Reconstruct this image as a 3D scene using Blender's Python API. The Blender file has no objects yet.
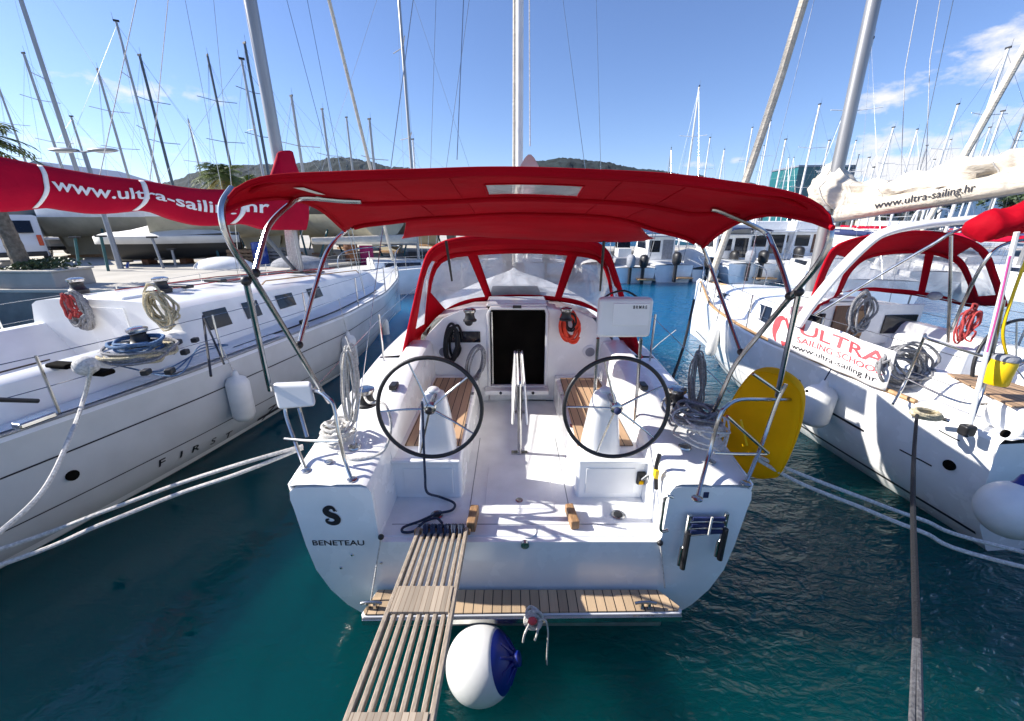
import bpy, math, random
from mathutils import Vector, Matrix, noise
random.seed(7)
R = math.radians
S = bpy.context.scene
COL = S.collection
# ------------------------------------------------------------ camera, sky, sun, exposure
F, H, PITCH = 400.0, 2.95, R(19.3)
cam = bpy.data.cameras.new('camera'); cam.sensor_fit = 'HORIZONTAL'; cam.sensor_width = 36
cam.lens = 36 * F / 1024; cam.clip_start = 0.05; cam.clip_end = 4000
cam_o = bpy.data.objects.new('camera', cam); COL.objects.link(cam_o)
cam_o.location = (0, 0, H); cam_o.rotation_euler = (R(90) - PITCH, 0, 0)
S.camera = cam_o
SUN_EL, SUN_AZ = R(32.5), math.atan2(-0.992, 0.12)          # azimuth clockwise from +Y
to_sun = Vector((math.sin(SUN_AZ) * math.cos(SUN_EL), math.cos(SUN_AZ) * math.cos(SUN_EL), math.sin(SUN_EL)))
sl = bpy.data.lights.new('sun', 'SUN'); sl.energy = 4.8; sl.angle = R(0.53); sl.color = (1, 0.95, 0.87)
so = bpy.data.objects.new('sun', sl); COL.objects.link(so)
so.rotation_euler = (-to_sun).to_track_quat('-Z', 'Y').to_euler()
W = bpy.data.worlds.new('World'); S.world = W; W.use_nodes = True
wn, wl_ = W.node_tree.nodes, W.node_tree.links
bg = wn['Background']; bg.inputs[1].default_value = 0.1
sky = wn.new('ShaderNodeTexSky'); sky.sky_type = 'NISHITA'; sky.sun_disc = False
sky.sun_elevation = SUN_EL; sky.sun_rotation = SUN_AZ % (2 * math.pi)
sky.air_density = 1.0; sky.dust_density = 0.25; sky.ozone_density = 4.6
S.view_settings.view_transform = 'Standard'; S.view_settings.look = 'None'
S.view_settings.exposure = 0.95; S.view_settings.gamma = 1; S.view_settings.use_curve_mapping = False
S.cycles.max_bounces = 8; S.cycles.transparent_max_bounces = 16; S.cycles.caustics_reflective = False
S.cycles.caustics_refractive = False

cP, sP = math.cos(PITCH), math.sin(PITCH)
def P(x, y, **k):
    """a sight line of the survey photograph met with a plane X, Y or Z = const, or a depth d"""
    u, v = (x - 512) / F, (y - 360.5) / F
    dx, dy, dz = u, cP - v * sP, -sP - v * cP
    a, q = next(iter(k.items()))
    t = q / dx if a == 'X' else q / dy if a == 'Y' else (q - H) / dz if a == 'Z' else q
    return Vector((dx * t, dy * t, H + dz * t))

# clouds: soft noise banks around a few directions of the sky
def world_clouds():
    tc = wn.new('ShaderNodeTexCoord')
    vec = tc.outputs['Generated']
    mp = wn.new('ShaderNodeMapping'); mp.inputs['Scale'].default_value = (1, 1, 2.2)
    wl_.new(vec, mp.inputs[0])
    ns = wn.new('ShaderNodeTexNoise'); ns.inputs['Scale'].default_value = 17; ns.inputs['Detail'].default_value = 10
    ns.inputs['Roughness'].default_value = 0.62
    wl_.new(mp.outputs[0], ns.inputs['Vector'])
    total = None
    def math_(op, a, b=None, clamp=False):
        m = wn.new('ShaderNodeMath'); m.operation = op; m.use_clamp = clamp
        for i, q in enumerate((a, b)):
            if q is None: continue
            if isinstance(q, (int, float)): m.inputs[i].default_value = q
            else: wl_.new(q, m.inputs[i])
        return m.outputs[0]
    for (x, y, rx, rz, amp) in ((1008, 60, .15, .042, 1.02), (1070, 30, .14, .05, 1.0), (880, 99, .07, .034, 1.05), (890, 142, .12, .036, 1.05),
                                (930, 168, .20, .040, 1.6), (1000, 168, .16, .045, 1.5), (880, 172, .10, .03, 1.4),
                                (1110, 120, .25, .07, 1.0), (700, 165, .05, .012, .8), (130, 90, .30, .035, .42), (60, 140, .35, .05, .4), (735, 160, .03, .012, .9)):
        d = (P(x, y, d=1.0) - Vector((0, 0, H))).normalized()
        sub = wn.new('ShaderNodeVectorMath'); sub.operation = 'SUBTRACT'; wl_.new(vec, sub.inputs[0]); sub.inputs[1].default_value = d
        sc = wn.new('ShaderNodeVectorMath'); sc.operation = 'MULTIPLY'; wl_.new(sub.outputs[0], sc.inputs[0])
        sc.inputs[1].default_value = (1 / rx, 1 / rx, 1 / rz)
        ln = wn.new('ShaderNodeVectorMath'); ln.operation = 'LENGTH'; wl_.new(sc.outputs[0], ln.inputs[0])
        m = math_('MULTIPLY', math_('SUBTRACT', 1.0, ln.outputs['Value'], True), amp)
        total = m if total is None else math_('MAXIMUM', total, m)
    n2 = math_('MULTIPLY', math_('SUBTRACT', ns.outputs['Fac'], 0.5), 2.6)
    cov = math_('MULTIPLY', math_('SUBTRACT', math_('ADD', math_('MULTIPLY', total, 1.15), n2), .38), 1.5, True)
    cov = math_('MULTIPLY', cov, math_('MULTIPLY', total, 3.0, True), True)
    tint = wn.new('ShaderNodeMix'); tint.data_type = 'RGBA'; tint.blend_type = 'MULTIPLY'; tint.inputs['Factor'].default_value = 1
    wl_.new(sky.outputs[0], tint.inputs['A']); tint.inputs['B'].default_value = (.87, .85, .985, 1)
    mix = wn.new('ShaderNodeMix'); mix.data_type = 'RGBA'
    wl_.new(cov, mix.inputs['Factor']); wl_.new(tint.outputs['Result'], mix.inputs['A']); mix.inputs['B'].default_value = (5.3, 5.3, 5.5, 1)
    wl_.new(mix.outputs['Result'], bg.inputs[0])
world_clouds()

# ------------------------------------------------------------ materials
MATS = {}
def nodes(name):
    m = bpy.data.materials.new(name); m.use_nodes = True; MATS[name] = m
    nt = m.node_tree
    return m, nt.nodes, nt.links, nt.nodes['Principled BSDF']
def M(name, col, rough=.5, metal=0., var=.12, vs=6., bump=0., bs=60., coat=0., detail=5, spec=.5, stretch=None, rv=.0):
    m, n, l, b = nodes(name)
    tc = n.new('ShaderNodeTexCoord'); mp = n.new('ShaderNodeMapping'); l.new(tc.outputs['Object'], mp.inputs[0])
    if stretch: mp.inputs['Scale'].default_value = stretch
    ns = n.new('ShaderNodeTexNoise'); ns.inputs['Scale'].default_value = vs; ns.inputs['Detail'].default_value = detail
    l.new(mp.outputs[0], ns.inputs['Vector'])
    rp = n.new('ShaderNodeValToRGB'); l.new(ns.outputs['Fac'], rp.inputs[0])
    c = Vector(col)
    rp.color_ramp.elements[0].position = .3; rp.color_ramp.elements[1].position = .7
    rp.color_ramp.elements[0].color = (*(c * (1 - var)), 1); rp.color_ramp.elements[1].color = (*[min(1, q) for q in c * (1 + var)], 1)
    l.new(rp.outputs[0], b.inputs['Base Color'])
    b.inputs['Roughness'].default_value = rough; b.inputs['Metallic'].default_value = metal
    b.inputs['Coat Weight'].default_value = coat; b.inputs['Coat Roughness'].default_value = .08
    b.inputs['Specular IOR Level'].default_value = spec
    if rv:
        mr = n.new('ShaderNodeMapRange'); l.new(ns.outputs['Fac'], mr.inputs[0])
        mr.inputs['To Min'].default_value = max(.02, rough - rv); mr.inputs['To Max'].default_value = rough + rv
        l.new(mr.outputs[0], b.inputs['Roughness'])
    if bump:
        n2 = n.new('ShaderNodeTexNoise'); n2.inputs['Scale'].default_value = bs; n2.inputs['Detail'].default_value = 4
        l.new(mp.outputs[0], n2.inputs['Vector'])
        bp = n.new('ShaderNodeBump'); bp.inputs['Strength'].default_value = bump; bp.inputs['Distance'].default_value = .02
        l.new(n2.outputs['Fac'], bp.inputs['Height']); l.new(bp.outputs[0], b.inputs['Normal'])
    return m
GEL = M('gelcoat', (.87, .87, .86), .26, var=.05, vs=4, detail=9, coat=.35, rv=.08, bump=.02, bs=9)
GEL2 = M('gelcoat_aged', (.80, .80, .79), .33, var=.07, vs=3, coat=.2, rv=.1)
DECK = M('nonskid_deck', (.80, .805, .81), .6, var=.09, vs=4, detail=10, bump=.35, bs=240)
HULLG = M('hull_pale_grey', (.60, .61, .62), .24, var=.07, vs=2.5, detail=9, coat=.4, rv=.06)
STEEL = M('stainless', (.50, .50, .49), .22, 1, var=.12, vs=14, rv=.08)
ALU = M('mast_aluminium', (.34, .335, .33), .36, .6, var=.12, vs=4, stretch=(3, 3, .3))
ALUD = M('mast_dark', (.07, .09, .11), .4, .3, var=.2, vs=4)
ALUW = M('mast_white', (.72, .72, .70), .4, .1, var=.08, vs=4)
BLACK = M('black_rubber', (.014, .014, .016), .45, var=.25, vs=30, rv=.1)
NAVY = M('navy_cloth', (.012, .022, .09), .7, var=.3, vs=12, bump=.2, bs=90)
DGLASS = M('dark_glass', (.008, .011, .02), .06, var=.3, vs=3)
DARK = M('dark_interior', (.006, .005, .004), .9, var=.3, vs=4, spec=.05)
BROWN = M('cabin_wood', (.10, .035, .015), .4, var=.35, vs=6, stretch=(6, 6, .8))
YELLOW = M('yellow_cover', (.86, .45, .004), .55, var=.14, vs=9, bump=.25, bs=18, rv=.1)
YELPL = M('yellow_plastic', (.85, .56, .006), .35, var=.1, vs=10)
ORANGE = M('orange_cloth', (.75, .05, .015), .6, var=.25, vs=20, bump=.3, bs=40)
REDP = M('red_print', (.70, .07, .085), .5, var=.1, vs=20)
BLKP = M('black_print', (.012, .012, .018), .5, var=.1, vs=20)
WHTP = M('white_print', (.82, .80, .78), .55, var=.05, vs=20)
ROPEW = M('rope_white', (.66, .64, .60), .85, var=.25, vs=55, bump=.7, bs=160)
ROPEG = M('rope_grey', (.27, .27, .28), .85, var=.4, vs=60, bump=.7, bs=160)
ROPED = M('rope_dark', (.008, .009, .012), .8, var=.4, vs=60, bump=.7, bs=160)
ROPEN = M('rope_navy', (.02, .035, .075), .8, var=.4, vs=60, bump=.7, bs=160)
ROPEX = M('rope_worn_grey', (.12, .12, .125), .85, var=.4, vs=60, bump=.7, bs=160)
ROPEY = M('rope_cream', (.58, .50, .33), .85, var=.35, vs=60, bump=.7, bs=160)
ROPER = M('rope_red', (.42, .05, .05), .85, var=.35, vs=60, bump=.7, bs=160)
ROPEB = M('rope_blue', (.10, .19, .34), .85, var=.35, vs=60, bump=.7, bs=160)
PINK = M('tackle_pink', (.75, .10, .35), .6, var=.2, vs=30)
FEND = M('fender_vinyl', (.74, .74, .72), .38, var=.08, vs=5, rv=.1, bump=.05, bs=20)
FENDB = M('fender_blue', (.004, .016, .19), .35, var=.15, vs=5)
SAILC = M('cream_sailcloth', (.58, .52, .43), .85, var=.14, vs=4, bump=1.0, bs=9, stretch=(1, 1, 2.5))
BANN = M('banner_vinyl', (.83, .80, .79), .5, var=.05, vs=4, bump=.25, bs=9)
CONC = M('concrete', (.36, .34, .31), .9, var=.18, vs=1.3, bump=.4, bs=30, detail=9)
CONCD = M('concrete_damp', (.17, .165, .155), .85, var=.3, vs=1.5, bump=.5, bs=20, detail=9)
PAVE = M('quay_paving', (.47, .44, .385), .9, var=.14, vs=.9, bump=.2, bs=30, detail=9)
TRUNK = M('palm_bark', (.19, .15, .11), .95, var=.4, vs=12, bump=.9, bs=26)
LEAF = M('palm_leaf', (.12, .16, .03), .55, var=.5, vs=3)
LEAFY = M('palm_leaf_dry', (.34, .28, .06), .6, var=.4, vs=3)
BUSH = M('bush_leaf', (.035, .06, .02), .6, var=.5, vs=9)
TEALH = M('hull_teal', (.012, .05, .075), .3, var=.2, vs=2, coat=.3)
CREAMB = M('antifoul_cream', (.42, .39, .29), .8, var=.15, vs=2)
BLKH = M('hull_black', (.014, .013, .012), .45, var=.4, vs=2)
TARP = M('tarp_white', (.70, .69, .66), .7, var=.1, vs=2, bump=.7, bs=3)
BLUET = M('tarp_blue', (.012, .07, .32), .6, var=.2, vs=3, bump=.6, bs=4)
RUST = M('rusty_prop', (.16, .07, .035), .9, var=.4, vs=5)
TEALST = M('stand_teal', (.02, .10, .11), .5, var=.2, vs=6)
VANW = M('van_paint', (.72, .73, .75), .25, var=.03, vs=3, coat=.6)
REDL = M('tail_lamp', (.55, .06, .02), .2, var=.1, vs=9)
GREENC = M('car_paint_green', (.30, .55, .42), .25, var=.05, vs=3, coat=.6)
BLUEC = M('car_paint_blue', (.015, .06, .33), .25, var=.05, vs=3, coat=.6)
LAMPG = M('lamp_grey', (.28, .30, .34), .45, .4, var=.1, vs=5)
MAGENTA = M('magenta_board', (.35, .01, .14), .6, var=.15, vs=5)
HILLM = M('hill_woods', (.0025, .0105, .0105), .95, var=.6, vs=.10, detail=10)
PLASTER = M('far_plaster', (.50, .46, .38), .9, var=.12, vs=.3)
ROOFT = M('far_roof_tile', (.32, .13, .07), .9, var=.2, vs=1)
GREYC = M('grey_cushion', (.25, .26, .29), .8, var=.2, vs=9, bump=.3, bs=40)

def canvas(name, col, tr=.28):
    m, n, l, b = nodes(name)
    tc = n.new('ShaderNodeTexCoord')
    ns = n.new('ShaderNodeTexNoise'); ns.inputs['Scale'].default_value = 2.2; ns.inputs['Detail'].default_value = 6; l.new(tc.outputs['Object'], ns.inputs['Vector'])
    rp = n.new('ShaderNodeValToRGB'); l.new(ns.outputs['Fac'], rp.inputs[0]); c = Vector(col)
    rp.color_ramp.elements[0].position = .3; rp.color_ramp.elements[1].position = .72
    rp.color_ramp.elements[0].color = (*(c * .86), 1); rp.color_ramp.elements[1].color = (*(c * 1.12), 1)
    l.new(rp.outputs[0], b.inputs['Base Color']); b.inputs['Roughness'].default_value = .75
    b.inputs['Specular IOR Level'].default_value = .12
    mp = n.new('ShaderNodeMapping'); mp.inputs['Scale'].default_value = (1.1, 2.2, 2.0); l.new(tc.outputs['Object'], mp.inputs[0])
    w = n.new('ShaderNodeTexNoise'); w.inputs['Scale'].default_value = 2.2; w.inputs['Detail'].default_value = 3; l.new(mp.outputs[0], w.inputs['Vector'])
    f = n.new('ShaderNodeTexNoise'); f.inputs['Scale'].default_value = 340; l.new(tc.outputs['Object'], f.inputs['Vector'])
    b1 = n.new('ShaderNodeBump'); b1.inputs['Strength'].default_value = .42; b1.inputs['Distance'].default_value = .05; l.new(w.outputs['Fac'], b1.inputs['Height'])
    b2 = n.new('ShaderNodeBump'); b2.inputs['Strength'].default_value = .12; b2.inputs['Distance'].default_value = .004; l.new(f.outputs['Fac'], b2.inputs['Height'])
    l.new(b1.outputs[0], b2.inputs['Normal']); l.new(b2.outputs[0], b.inputs['Normal'])
    t = n.new('ShaderNodeBsdfTranslucent'); l.new(rp.outputs[0], t.inputs[0])
    mx = n.new('ShaderNodeMixShader'); mx.inputs[0].default_value = tr
    l.new(b.outputs[0], mx.inputs[1]); l.new(t.outputs[0], mx.inputs[2]); l.new(mx.outputs[0], n['Material Output'].inputs[0])
    return m
YELLOW = canvas('yellow_lifebuoy_cover', (.92, .52, .003), .3)
RED = canvas('red_canvas', (.46, .0016, .014), .24)
REDC = canvas('red_sail_cover', (.44, .002, .028), .12)

def vinyl():
    m, n, l, b = nodes('clear_vinyl')
    tc = n.new('ShaderNodeTexCoord')
    ns = n.new('ShaderNodeTexNoise'); ns.inputs['Scale'].default_value = 3.5; ns.inputs['Detail'].default_value = 6; ns.inputs['Distortion'].default_value = 1.4
    l.new(tc.outputs['Object'], ns.inputs['Vector'])
    mr = n.new('ShaderNodeMapRange'); mr.inputs['From Min'].default_value = .35; mr.inputs['From Max'].default_value = .75
    mr.inputs['To Min'].default_value = .5; mr.inputs['To Max'].default_value = .9; l.new(ns.outputs['Fac'], mr.inputs[0])
    l.new(mr.outputs[0], b.inputs['Alpha']); b.inputs['Base Color'].default_value = (.66, .71, .77, 1); b.inputs['Roughness'].default_value = .12
    bp = n.new('ShaderNodeBump'); bp.inputs['Strength'].default_value = .5; bp.inputs['Distance'].default_value = .04
    l.new(ns.outputs['Fac'], bp.inputs['Height']); l.new(bp.outputs[0], b.inputs['Normal'])
    return m
VINYL = vinyl()

def plank(name, col, axis, width, gap=.10, gapcol=(.02, .015, .012), rough=.7, var=.22):
    m, n, l, b = nodes(name)
    tc = n.new('ShaderNodeTexCoord'); sp = n.new('ShaderNodeSeparateXYZ'); l.new(tc.outputs['Object'], sp.inputs[0])
    def mt(op, a, q=None):
        k = n.new('ShaderNodeMath'); k.operation = op
        for i, z in enumerate((a, q)):
            if z is None: continue
            if isinstance(z, (int, float)): k.inputs[i].default_value = z
            else: l.new(z, k.inputs[i])
        return k.outputs[0]
    t = mt('DIVIDE', sp.outputs[axis], width); fr = mt('FRACT', t); idx = mt('FLOOR', t)
    line = mt('LESS_THAN', fr, gap)
    wn_ = n.new('ShaderNodeTexWhiteNoise'); wn_.noise_dimensions = '1D'; l.new(idx, wn_.inputs['W'])
    mp = n.new('ShaderNodeMapping'); sc = [4, 4, 4]; sc[axis] = 60; mp.inputs['Scale'].default_value = sc; l.new(tc.outputs['Object'], mp.inputs[0])
    ns = n.new('ShaderNodeTexNoise'); ns.inputs['Scale'].default_value = 1.5; ns.inputs['Detail'].default_value = 6; l.new(mp.outputs[0], ns.inputs['Vector'])
    mixv = mt('ADD', mt('MULTIPLY', wn_.outputs['Value'], .5), mt('MULTIPLY', ns.outputs['Fac'], .5))
    rp = n.new('ShaderNodeValToRGB'); l.new(mixv, rp.inputs[0]); c = Vector(col)
    rp.color_ramp.elements[0].position = .2; rp.color_ramp.elements[1].position = .8
    rp.color_ramp.elements[0].color = (*(c * (1 - var)), 1); rp.color_ramp.elements[1].color = (*(c * (1 + var)), 1)
    mx = n.new('ShaderNodeMix'); mx.data_type = 'RGBA'; l.new(line, mx.inputs['Factor']); l.new(rp.outputs[0], mx.inputs['A']); mx.inputs['B'].default_value = (*gapcol, 1)
    l.new(mx.outputs['Result'], b.inputs['Base Color']); b.inputs['Roughness'].default_value = rough
    bp = n.new('ShaderNodeBump'); bp.inputs['Strength'].default_value = .6; bp.inputs['Distance'].default_value = .004; bp.invert = True
    l.new(line, bp.inputs['Height']); l.new(bp.outputs[0], b.inputs['Normal'])
    return m
TEAKX = plank('teak_planks_across', (.46, .33, .205), 0, .068)
TEAKB = plank('teak_bench', (.42, .27, .16), 0, .075)
TEAKW = M('teak_block', (.30, .17, .08), .6, var=.35, vs=5, stretch=(30, 4, 4), bump=.2, bs=20)
GANG = M('weathered_slats', (.34, .28, .215), .8, var=.3, vs=5, stretch=(30, 3, 30), bump=.3, bs=25)
GANGP = plank('weathered_board', (.37, .305, .23), 0, .028, gap=.12, gapcol=(.20, .14, .09), var=.3)
TEAKR = M('teak_rail', (.42, .25, .12), .65, var=.3, vs=4, stretch=(4, 4, 4))

def water():
    m, n, l, b = nodes('harbour_water')
    tc = n.new('ShaderNodeTexCoord')
    b.inputs['Subsurface Weight'].default_value = 1; b.inputs['Subsurface Radius'].default_value = (1.0, 4.0, 4.2); b.inputs['Subsurface Scale'].default_value = 4
    b.inputs['Roughness'].default_value = .035; b.inputs['IOR'].default_value = 1.333; b.inputs['Specular IOR Level'].default_value = .5
    big = n.new('ShaderNodeTexNoise'); big.inputs['Scale'].default_value = .25; l.new(tc.outputs['Object'], big.inputs['Vector'])
    sp = n.new('ShaderNodeSeparateXYZ'); l.new(tc.outputs['Object'], sp.inputs[0])
    rp = n.new('ShaderNodeValToRGB'); l.new(big.outputs['Fac'], rp.inputs[0])
    rp.color_ramp.elements[0].color = (.0, .052, .056, 1); rp.color_ramp.elements[1].color = (.0, .064, .074, 1)
    rp.color_ramp.elements[0].position = .35; rp.color_ramp.elements[1].position = .65
    # open water further out is bluer than the deep green basin between the sterns
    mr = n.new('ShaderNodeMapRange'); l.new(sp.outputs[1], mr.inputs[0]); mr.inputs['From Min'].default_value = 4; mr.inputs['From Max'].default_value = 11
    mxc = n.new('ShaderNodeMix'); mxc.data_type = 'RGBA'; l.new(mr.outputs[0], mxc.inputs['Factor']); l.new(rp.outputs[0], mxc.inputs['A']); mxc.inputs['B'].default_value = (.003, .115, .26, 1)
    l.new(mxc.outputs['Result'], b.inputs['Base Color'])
    mp = n.new('ShaderNodeMapping'); mp.inputs['Rotation'].default_value = (0, 0, R(25)); mp.inputs['Scale'].default_value = (1, 1.9, 1); l.new(tc.outputs['Object'], mp.inputs[0])
    a = n.new('ShaderNodeTexNoise'); a.inputs['Scale'].default_value = 2.6; a.inputs['Detail'].default_value = 3; a.inputs['Distortion'].default_value = .6; l.new(mp.outputs[0], a.inputs['Vector'])
    c = n.new('ShaderNodeTexNoise'); c.inputs['Scale'].default_value = 8; c.inputs['Detail'].default_value = 3; c.inputs['Distortion'].default_value = .8; l.new(mp.outputs[0], c.inputs['Vector'])
    # breeze reaches the water to the right of the stern, the lee to the left lies calm
    mx = n.new('ShaderNodeMapRange'); l.new(sp.outputs[0], mx.inputs[0]); mx.inputs['From Min'].default_value = -1.5; mx.inputs['From Max'].default_value = 2.2
    mx.inputs['To Min'].default_value = .09; mx.inputs['To Max'].default_value = 1.0
    b1 = n.new('ShaderNodeBump'); b1.inputs['Distance'].default_value = .09; l.new(a.outputs['Fac'], b1.inputs['Height']); l.new(mx.outputs[0], b1.inputs['Strength'])
    b2 = n.new('ShaderNodeBump'); b2.inputs['Distance'].default_value = .03; l.new(c.outputs['Fac'], b2.inputs['Height']); l.new(mx.outputs[0], b2.inputs['Strength'])
    l.new(b1.outputs[0], b2.inputs['Normal']); l.new(b2.outputs[0], b.inputs['Normal'])
    return m
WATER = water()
def glassgrid():
    m, n, l, b = nodes('teal_glass_wall')
    tc = n.new('ShaderNodeTexCoord'); br = n.new('ShaderNodeTexBrick'); br.offset = 0
    mp = n.new('ShaderNodeMapping'); mp.inputs['Rotation'].default_value = (R(90), 0, 0); l.new(tc.outputs['Object'], mp.inputs[0]); l.new(mp.outputs[0], br.inputs['Vector'])
    br.inputs['Scale'].default_value = .5; br.inputs['Color1'].default_value = (.03, .15, .16, 1); br.inputs['Color2'].default_value = (.02, .11, .13, 1); br.inputs['Mortar'].default_value = (.12, .25, .25, 1)
    br.inputs['Brick Width'].default_value = .8; br.inputs['Row Height'].default_value = .9
    l.new(br.outputs[0], b.inputs['Base Color']); b.inputs['Roughness'].default_value = .15
    return m
TGLASS = glassgrid()

# ------------------------------------------------------------ mesh helpers
class MB:
    def __init__(s): s.v, s.f = [], []
    def add(s, vs, fs):
        o = len(s.v); s.v += [Vector(q) for q in vs]; s.f += [tuple(i + o for i in f) for f in fs]; return s
    def box(s, c, d, rot=None):
        hx, hy, hz = (q / 2 for q in d); c = Vector(c)
        vs = [Vector((x, y, z)) for z in (-hz, hz) for y in (-hy, hy) for x in (-hx, hx)]
        if rot is not None: vs = [rot @ q for q in vs]
        return s.add([q + c for q in vs], [(0, 2, 3, 1), (4, 5, 7, 6), (0, 1, 5, 4), (2, 6, 7, 3), (0, 4, 6, 2), (1, 3, 7, 5)])
    def tube(s, pts, r, n=8, closed=False):
        pts = [Vector(q) for q in pts]; k = len(pts)
        rs = r if isinstance(r, (list, tuple)) else [r] * k
        t0 = (pts[1] - pts[0]).normalized()
        up = Vector((0, 0, 1)) if abs(t0.z) < .9 else Vector((1, 0, 0))
        a = t0.cross(up).normalized(); vs = []
        for i in range(k):
            t = (pts[(i + 1) % k] - pts[i - 1]) if closed else (pts[min(i + 1, k - 1)] - pts[max(i - 1, 0)])
            if t.length < 1e-9: t = t0
            t.normalize(); a = (a - t * a.dot(t))
            if a.length < 1e-6: a = t.orthogonal()
            a.normalize(); b = t.cross(a)
            for j in range(n):
                w = 2 * math.pi * j / n
                vs.append(pts[i] + (a * math.cos(w) + b * math.sin(w)) * rs[i])
        fs = []
        for i in range(k if closed else k - 1):
            q = (i + 1) % k
            for j in range(n):
                fs.append((i * n + j, i * n + (j + 1) % n, q * n + (j + 1) % n, q * n + j))
        if not closed: fs += [tuple(range(n))[::-1], tuple(range((k - 1) * n, k * n))]
        return s.add(vs, fs)
    def lathe(s, prof, c=(0, 0, 0), axis=(0, 0, 1), n=20):
        ax = Vector(axis).normalized(); a = ax.orthogonal().normalized(); b = ax.cross(a); c = Vector(c)
        vs = []
        for r, z in prof:
            for j in range(n):
                w = 2 * math.pi * j / n; vs.append(c + ax * z + (a * math.cos(w) + b * math.sin(w)) * max(r, 1e-4))
        fs = [(i * n + j, i * n + (j + 1) % n, (i + 1) * n + (j + 1) % n, (i + 1) * n + j) for i in range(len(prof) - 1) for j in range(n)]
        fs += [tuple(range(n))[::-1], tuple(range((len(prof) - 1) * n, len(prof) * n))]
        return s.add(vs, fs)
    def loft(s, rings, closed=False, cap=False):
        n = len(rings[0]); vs = [q for r in rings for q in r]; fs = []
        for i in range(len(rings) - 1):
            for j in range(n if closed else n - 1):
                q = (j + 1) % n; fs.append((i * n + j, i * n + q, (i + 1) * n + q, (i + 1) * n + j))
        if cap: fs += [tuple(range(n))[::-1], tuple(range((len(rings) - 1) * n, len(rings) * n))]
        return s.add(vs, fs)
    def prism(s, poly, vec):
        n = len(poly); vec = Vector(vec); vs = [Vector(q) for q in poly]; vs += [q + vec for q in vs]
        return s.add(vs, [tuple(range(n))[::-1], tuple(range(n, 2 * n))] + [(i, (i + 1) % n, n + (i + 1) % n, n + i) for i in range(n)])
    def sphere(s, c, r, n=16, m=10, rot=None):
        r = (r, r, r) if isinstance(r, (int, float)) else r; c = Vector(c); vs = []
        for i in range(m + 1):
            p = math.pi * i / m
            for j in range(n):
                w = 2 * math.pi * j / n; q = Vector((r[0] * max(math.sin(p), 1e-3) * math.cos(w), r[1] * max(math.sin(p), 1e-3) * math.sin(w), r[2] * math.cos(p)))
                vs.append((rot @ q if rot is not None else q) + c)
        return s.add(vs, [(i * n + j, (i + 1) * n + j, (i + 1) * n + (j + 1) % n, i * n + (j + 1) % n) for i in range(m) for j in range(n)])
    def grid(s, fn, us, vs_, skip=None):
        nu, nv = len(us), len(vs_); vs = [fn(u, v) for v in vs_ for u in us]; fs = []
        for j in range(nv - 1):
            for i in range(nu - 1):
                if skip and skip((us[i] + us[i + 1]) / 2, (vs_[j] + vs_[j + 1]) / 2): continue
                fs.append((j * nu + i, j * nu + i + 1, (j + 1) * nu + i + 1, (j + 1) * nu + i))
        return s.add(vs, fs)
    def xf(s, m): s.v = [m @ q for q in s.v]; return s
def lin(a, b, n): return [a + (b - a) * i / (n - 1) for i in range(n)]
def smooth(pts, k=6, closed=False):
    pts = [Vector(q) for q in pts]; n = len(pts); out = []
    for i in range(n if closed else n - 1):
        g = (lambda j: pts[j % n]) if closed else (lambda j: pts[min(max(j, 0), n - 1)])
        p0, p1, p2, p3 = g(i - 1), g(i), g(i + 1), g(i + 2)
        for q in range(k):
            t = q / k
            out.append(.5 * (2 * p1 + (p2 - p0) * t + (2 * p0 - 5 * p1 + 4 * p2 - p3) * t * t + (3 * p1 - p0 - 3 * p2 + p3) * t ** 3))
    if not closed: out.append(pts[-1])
    return out
MW = {}                       # world matrix of every root and part
def finish(o, smooth_deg, bevel, solid, sub):
    me = o.data
    for p in me.polygons: p.use_smooth = smooth_deg > 0
    if smooth_deg: me.set_sharp_from_angle(angle=R(smooth_deg))
    if solid:
        m = o.modifiers.new('thickness', 'SOLIDIFY'); m.thickness = solid; m.offset = 0
    if bevel:
        m = o.modifiers.new('bevel', 'BEVEL'); m.width = bevel; m.segments = 2; m.harden_normals = True; m.limit_method = 'ANGLE'; m.angle_limit = R(40)
def clean(me):
    import bmesh
    b = bmesh.new(); b.from_mesh(me); bmesh.ops.remove_doubles(b, verts=b.verts, dist=1e-5)
    bmesh.ops.recalc_face_normals(b, faces=b.faces); b.to_mesh(me); b.free()
def root(name, label, cat, loc, rotz=0., group=None):
    o = bpy.data.objects.new(name, None); COL.objects.link(o); o.empty_display_size = .2
    o.location = loc; o.rotation_euler = (0, 0, rotz)
    o['label'] = label; o['category'] = cat
    if group: o['group'] = group
    MW[o] = Matrix.Translation(Vector(loc)) @ Matrix.Rotation(rotz, 4, 'Z'); return o
def part(name, mb, mat, parent, local=False, sm=35, bevel=0., solid=0., label=None, recalc=True):
    m = MW[parent]; inv = m.inverted()
    vs = mb.v if local else [inv @ q for q in mb.v]
    me = bpy.data.meshes.new(name); me.from_pydata([tuple(q) for q in vs], [], mb.f); me.materials.append(mat)
    if recalc: clean(me)
    o = bpy.data.objects.new(name, me); COL.objects.link(o); o.parent = parent; MW[o] = m
    finish(o, sm, bevel, solid, 0)
    if label: o['label'] = label
    return o
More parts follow.
